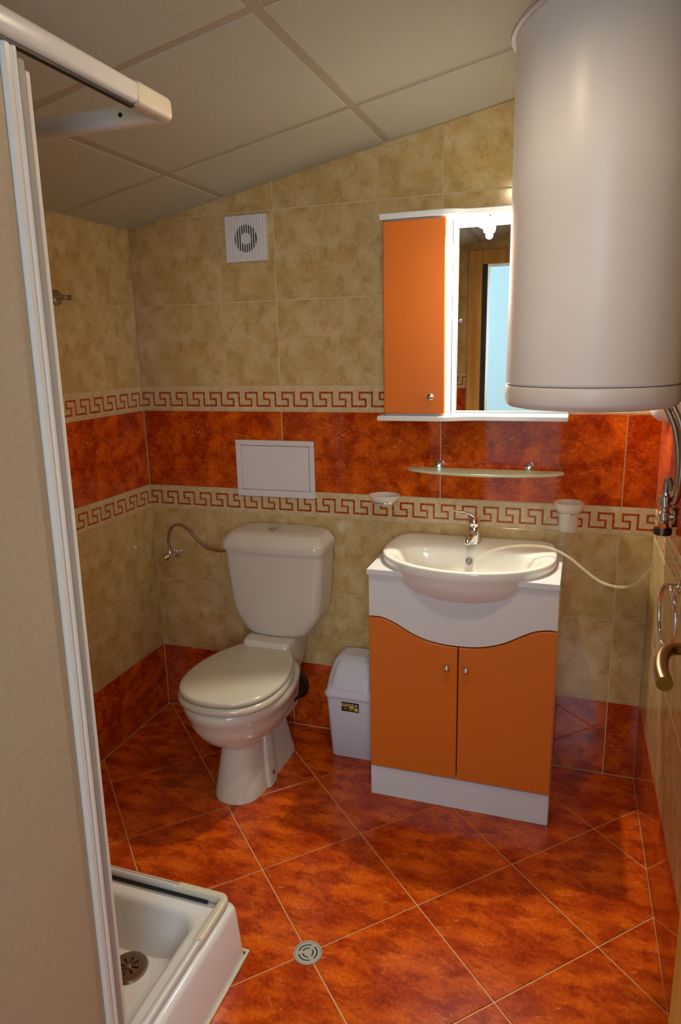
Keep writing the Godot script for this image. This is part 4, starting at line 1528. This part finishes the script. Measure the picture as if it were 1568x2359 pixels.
	lathe(st, [Vector2(0, 0.001), Vector2(0.017, 0.001), Vector2(0.017, 0.007), Vector2(0.0, 0.009)], 24, along(Vector3(0, 0, 1), Vector3(sd.x, 0.979, 0)))
	part("chrome_ring", st, M["chrome"], t)
	# tumbler
	t = thing("glass_tumbler", "frosted glass tumbler with flared rim in a chrome ring, right of the washbasin", "tumbler", Vector3(1.632, 0.92, 0.07))
	var tc := Vector3(1.633, 0.0, 0.070)
	st = mb()
	lathe(st, [Vector2(0.0, 0.911), Vector2(0.0285, 0.911), Vector2(0.030, 0.914), Vector2(0.031, 0.962), Vector2(0.033, 0.972), Vector2(0.041, 0.982), Vector2(0.0455, 0.995), Vector2(0.0465, 1.006), Vector2(0.0445, 1.0065), Vector2(0.0425, 0.995), Vector2(0.038, 0.984), Vector2(0.030, 0.974), Vector2(0.028, 0.962), Vector2(0.027, 0.917), Vector2(0.0, 0.916)], 40, Transform3D(Basis(), tc), 60.0)
	part("cup", st, M["frosted glass"], t)
	st = mb()
	rp = []
	for k in 12:
		rp.append(tc + Vector3(cos(TAU * k / 12) * 0.0385, 0.9735, sin(TAU * k / 12) * 0.0385))
	tube(st, spline(rp, 4, true), 0.0024, 8, true)
	tube(st, PackedVector3Array([tc + Vector3(0, 0.9735, -0.0385), Vector3(tc.x, 0.9735, 0.008)]), 0.005, 12)
	lathe(st, [Vector2(0, 0.001), Vector2(0.017, 0.001), Vector2(0.017, 0.007), Vector2(0.0, 0.009)], 24, along(Vector3(0, 0, 1), Vector3(tc.x, 0.9735, 0)))
	part("chrome_ring", st, M["chrome"], t)
	# towel rail on the left wall
	t = thing("towel_rail", "chrome towel rail on the left wall, partly behind the shower", "towel rail", Vector3(0.0, 1.69, 0.7))
	for zz in [0.437, 1.02]:
		st = mb()
		lathe(st, [Vector2(0, 0.001), Vector2(0.0235, 0.001), Vector2(0.0235, 0.008), Vector2(0.020, 0.011), Vector2(0.009, 0.013), Vector2(0.008, 0.042), Vector2(0.0, 0.043)], 28, along(Vector3(1, 0, 0), Vector3(0, 1.692, zz)))
		part("mount", st, M["dull steel"], t)
	st = mb()
	tube(st, PackedVector3Array([Vector3(0.036, 1.692, 0.415), Vector3(0.036, 1.692, 1.045)]), 0.0062, 14)
	lathe(st, [Vector2(0, 0), Vector2(0.0085, 0), Vector2(0.009, 0.004), Vector2(0.009, 0.012), Vector2(0.006, 0.015), Vector2(0, 0.016)], 20, along(Vector3(0, 0, -1), Vector3(0.036, 1.692, 0.418)))
	part("bar", st, M["dull steel"], t)
	# towel ring on the right wall
	t = thing("towel_ring", "chrome towel ring hanging on the right wall above the door handle", "towel ring", Vector3(1.905, 0.945, 0.672))
	var u := Vector3(RW_S, 0, 1).normalized()
	var wn := u.cross(Vector3.UP)
	var wp := Vector3(RW_X + RW_S * 0.672, 0.946, 0.672)
	st = mb()
	lathe(st, [Vector2(0, 0.0005), Vector2(0.017, 0.0005), Vector2(0.017, 0.018), Vector2(0.015, 0.021), Vector2(0.0075, 0.022), Vector2(0.0075, 0.045), Vector2(0.0, 0.046)], 24, along(wn, wp))
	part("mount", st, M["chrome"], t)
	st = mb()
	rp = []
	var ra := Vector3(0.12, 0, 0.99).normalized()
	var cc := wp + wn * 0.038 + Vector3(0, -0.078, 0)
	for k in 16:
		rp.append(cc + ra * sin(TAU * k / 16) * 0.078 + Vector3.UP * cos(TAU * k / 16) * 0.078)
	tube(st, spline(rp, 4, true), 0.0056, 12, true)
	part("ring", st, M["chrome"], t)
	# robe hook on the front wall, seen in the mirror
	t = thing("robe_hook", "small chrome robe hook on the front wall beside the door frame", "hook", Vector3(0.893, 1.70, 2.199))
	st = mb()
	lathe(st, [Vector2(0, 0.001), Vector2(0.019, 0.001), Vector2(0.019, 0.007), Vector2(0.010, 0.010), Vector2(0.008, 0.03), Vector2(0.013, 0.036), Vector2(0.0, 0.04)], 24, along(Vector3(0, 0, -1), Vector3(0.893, 1.70, 2.2)))
	part("hook", st, M["chrome"], t)
	# floor drain
	var dp := Vector2(0.5892175, -0.5650020) + Vector2(sin(0.7953249), -cos(0.7953249)) * 0.666
	var dc := Vector3(dp.x, 0, -dp.y)
	t = thing("floor_drain", "small round grey floor drain where four red floor tiles meet", "floor drain", dc)
	st = mb()
	sector(st, dc, 0.0335, 0.0365, 0, TAU * 0.99999, -0.0024, 0.0008)
	part("rim", st, M["drain plastic"], t)
	st = mb()
	lathe(st, [Vector2(0, -0.0023), Vector2(0.0336, -0.0023), Vector2(0.0336, -0.0015), Vector2(0, -0.0015)], 32, Transform3D(Basis(), dc))
	part("cup", st, M["black rubber"], t)
	st = mb()
	for q in [[0.0, 0.0115], [0.0155, 0.0215], [0.0255, 0.0325]]:
		if q[0] == 0.0:
			lathe(st, [Vector2(0, -0.0016), Vector2(q[1], -0.0016), Vector2(q[1], 0.0002), Vector2(0, 0.0002)], 28, Transform3D(Basis(), dc))
		else:
			sector(st, dc, q[0], q[1], 0, TAU * 0.99999, -0.0016, 0.0002)
	for k in 3:
		var a := 0.55 + TAU * k / 3
		sector(st, dc, 0.0113, 0.0157, a, a + 0.55, -0.0016, 0.0002)
		sector(st, dc, 0.0213, 0.0257, a, a + 0.4, -0.0016, 0.0002)
	part("grate", st, M["drain plastic"], t)

func build_pipes() -> void:
	# angle valve and hose of the toilet
	var t := thing("angle_valve", "small chrome angle valve on the back wall left of the cistern", "valve", Vector3(0.09, 0.69, 0.0))
	var st := mb()
	lathe(st, [Vector2(0, 0.001), Vector2(0.021, 0.001), Vector2(0.020, 0.006), Vector2(0.010, 0.009), Vector2(0.010, 0.045), Vector2(0, 0.046)], 24, along(Vector3(0, 0, 1), Vector3(0.098, 0.697, 0)))
	lathe(st, [Vector2(0, -0.014), Vector2(0.0105, -0.014), Vector2(0.011, 0.0), Vector2(0.008, 0.006), Vector2(0.0085, 0.026), Vector2(0.0, 0.027)], 18, along(Vector3(-0.05, 1, 0), Vector3(0.091, 0.704, 0.035)))
	part("body", st, M["chrome"], t)
	st = mb()
	lathe(st, [Vector2(0, 0), Vector2(0.013, 0.001), Vector2(0.0145, 0.006), Vector2(0.0135, 0.018), Vector2(0.0, 0.021)], 8, along(Vector3(-0.75, -0.05, 0.65), Vector3(0.087, 0.692, 0.040)))
	part("knob", st, M["chrome"], t)
	t = thing("cistern_hose", "braided steel hose looping up from the angle valve to the cistern", "hose", Vector3(0.2, 0.76, 0.04))
	st = mb()
	tube(st, spline([Vector3(0.091, 0.730, 0.036), Vector3(0.089, 0.765, 0.037), Vector3(0.100, 0.802, 0.04), Vector3(0.125, 0.827, 0.042), Vector3(0.16, 0.832, 0.045), Vector3(0.198, 0.812, 0.05), Vector3(0.235, 0.778, 0.055), Vector3(0.275, 0.752, 0.06), Vector3(0.325, 0.744, 0.065), Vector3(0.375, 0.747, 0.07)], 6), 0.0055, 12)
	part("hose", st, M["braided steel hose"], t)
	st = mb()
	tube(st, PackedVector3Array([Vector3(0.372, 0.747, 0.07), Vector3(0.418, 0.750, 0.072)]), 0.0095, 6)
	part("hose_nut", st, M["chrome"], t)
	# safety valve of the heater
	var vx := Vector3(1.879, 0, 0.405)
	t = thing("safety_valve", "chrome safety valve with a black knob on the right wall below the heater", "valve", Vector3(1.869, 1.0, 0.405))
	st = mb()
	lathe(st, [Vector2(0, 1.022), Vector2(0.014, 1.022), Vector2(0.015, 1.030), Vector2(0.013, 1.040), Vector2(0.016, 1.045), Vector2(0.016, 1.062), Vector2(0.012, 1.068), Vector2(0.012, 1.078), Vector2(0.018, 1.082), Vector2(0.018, 1.108), Vector2(0.013, 1.112), Vector2(0.011, 1.120), Vector2(0, 1.121)], 16, Transform3D(Basis(), vx), 20.0)
	lathe(st, [Vector2(0, 0.0), Vector2(0.010, 0.0), Vector2(0.010, 0.040), Vector2(0, 0.040)], 14, along(Vector3(1, 0, 0), Vector3(1.868, 1.053, 0.405)))
	lathe(st, [Vector2(0, 0.0), Vector2(0.009, 0.0), Vector2(0.010, 0.016), Vector2(0, 0.017)], 14, along(Vector3(-0.3, -0.4, 1), Vector3(1.878, 1.036, 0.412)))
	part("body", st, M["chrome"], t)
	st = mb()
	lathe(st, [Vector2(0, 0.0), Vector2(0.028, 0.0), Vector2(0.029, 0.004), Vector2(0.027, 0.008), Vector2(0.0, 0.009)], 28, along(Vector3(-1, 0, 0), Vector3(1.9062, 1.053, 0.405)))
	part("wall_flange", st, M["dull steel"], t)
	st = mb()
	lathe(st, [Vector2(0, 1.003), Vector2(0.021, 1.003), Vector2(0.023, 1.006), Vector2(0.023, 1.017), Vector2(0.021, 1.021), Vector2(0, 1.022)], 18, Transform3D(Basis(), vx), 20.0)
	part("knob", st, M["black rubber"], t, "black knob")
	# hoses from the heater
	t = thing("heater_hose", "braided hose bending over into the safety valve below the water heater", "hose", Vector3(1.875, 1.2, 0.42))
	st = mb()
	tube(st, spline([Vector3(1.860, 1.345, 0.42), Vector3(1.884, 1.29, 0.43), Vector3(1.896, 1.22, 0.445), Vector3(1.897, 1.165, 0.455), Vector3(1.894, 1.122, 0.445), Vector3(1.890, 1.125, 0.428), Vector3(1.884, 1.152, 0.414), Vector3(1.879, 1.150, 0.405), Vector3(1.878, 1.119, 0.405)], 6), 0.0078, 12)
	part("hose", st, M["braided steel hose"], t)
	t = thing("water_pipe", "dark pipe running down the right wall from the water heater", "pipe", Vector3(1.89, 1.2, 0.47))
	st = mb()
	tube(st, spline([Vector3(1.870, 1.352, 0.48), Vector3(1.892, 1.30, 0.485), Vector3(1.899, 1.22, 0.488), Vector3(1.899, 1.15, 0.488), Vector3(1.898, 1.11, 0.47), Vector3(1.894, 1.094, 0.43)], 6), 0.007, 12)
	part("pipe", st, M["dull steel"], t)
	# drain tube
	t = thing("drain_tube", "thin clear plastic tube sagging from the safety valve into the washbasin", "tube", Vector3(1.7, 0.85, 0.3))
	st = mb()
	tube(st, spline([Vector3(1.876, 1.026, 0.425), Vector3(1.872, 0.985, 0.43), Vector3(1.862, 0.925, 0.42), Vector3(1.835, 0.866, 0.39), Vector3(1.808, 0.829, 0.35), Vector3(1.772, 0.813, 0.31), Vector3(1.73, 0.817, 0.28), Vector3(1.683, 0.842, 0.25), Vector3(1.64, 0.868, 0.225), Vector3(1.585, 0.883, 0.195), Vector3(1.52, 0.881, 0.175), Vector3(1.45, 0.868, 0.165), Vector3(1.39, 0.848, 0.17), Vector3(1.352, 0.822, 0.19)], 6), 0.0042, 10)
	part("tube", st, M["clear vinyl"], t)
	# round cover under the heater
	t = thing("round_cover", "rounded white plastic cover on the right wall, mostly hidden by the water heater", "cover", Vector3(1.895, 1.33, 0.11))
	st = mb()
	lathe(st, [Vector2(0, 0.0), Vector2(0.062, 0.0), Vector2(0.063, 0.008), Vector2(0.058, 0.026), Vector2(0.044, 0.044), Vector2(0.022, 0.055), Vector2(0, 0.058)], 40, along(Vector3(-1, 0, 0), Vector3(1.9, 1.335, 0.115)), 60.0)
	part("cover", st, M["white plastic"], t)

func build_lamps() -> void:
	var x := 1.30
	var c := Vector3(x, CEIL_Y + CEIL_S * x, 1.13)
	var n := Vector3(CEIL_S, -1, 0).normalized()
	var t := thing("ceiling_lamp", "glowing bulb lamp fixed to the ceiling above the middle of the room", "lamp", c)
	var st := mb()
	lathe(st, [Vector2(0, 0.0), Vector2(0.062, 0.0), Vector2(0.063, 0.012), Vector2(0.059, 0.034), Vector2(0.052, 0.035), Vector2(0.046, 0.006), Vector2(0, 0.004)], 40, along(n, c))
	part("base", st, M["white plastic"], t)
	st = mb()
	lathe(st, [Vector2(0, 0.006), Vector2(0.018, 0.006), Vector2(0.030, 0.016), Vector2(0.036, 0.030), Vector2(0.032, 0.044), Vector2(0.018, 0.052), Vector2(0, 0.054)], 32, along(n, c), 60.0)
	part("bulb", st, M["glowing bulb"], t)
	var l := OmniLight3D.new()
	l.name = "ceiling_lamp_light"
	l.light_color = Color(1.0, 0.885, 0.73)
	l.light_energy = 0.17
	l.light_size = 0.012
	l.omni_range = 8.0
	l.omni_attenuation = 2.0
	l.shadow_enabled = true
	add_child(l)
	l.position = c + n * 0.021
	# the fitting throws most of its light downwards
	var sp := SpotLight3D.new()
	sp.name = "ceiling_lamp_beam"
	sp.light_color = l.light_color
	sp.light_energy = 0.26
	sp.light_size = 0.03
	sp.spot_range = 8.0
	sp.spot_attenuation = 2.0
	sp.spot_angle = 58.0
	sp.spot_angle_attenuation = 1.0
	sp.shadow_enabled = true
	add_child(sp)
	sp.transform = Transform3D(Basis(Vector3(0, 0, 1).cross(n).normalized(), Vector3(0, 0, 1), -n), c + n * 0.056)
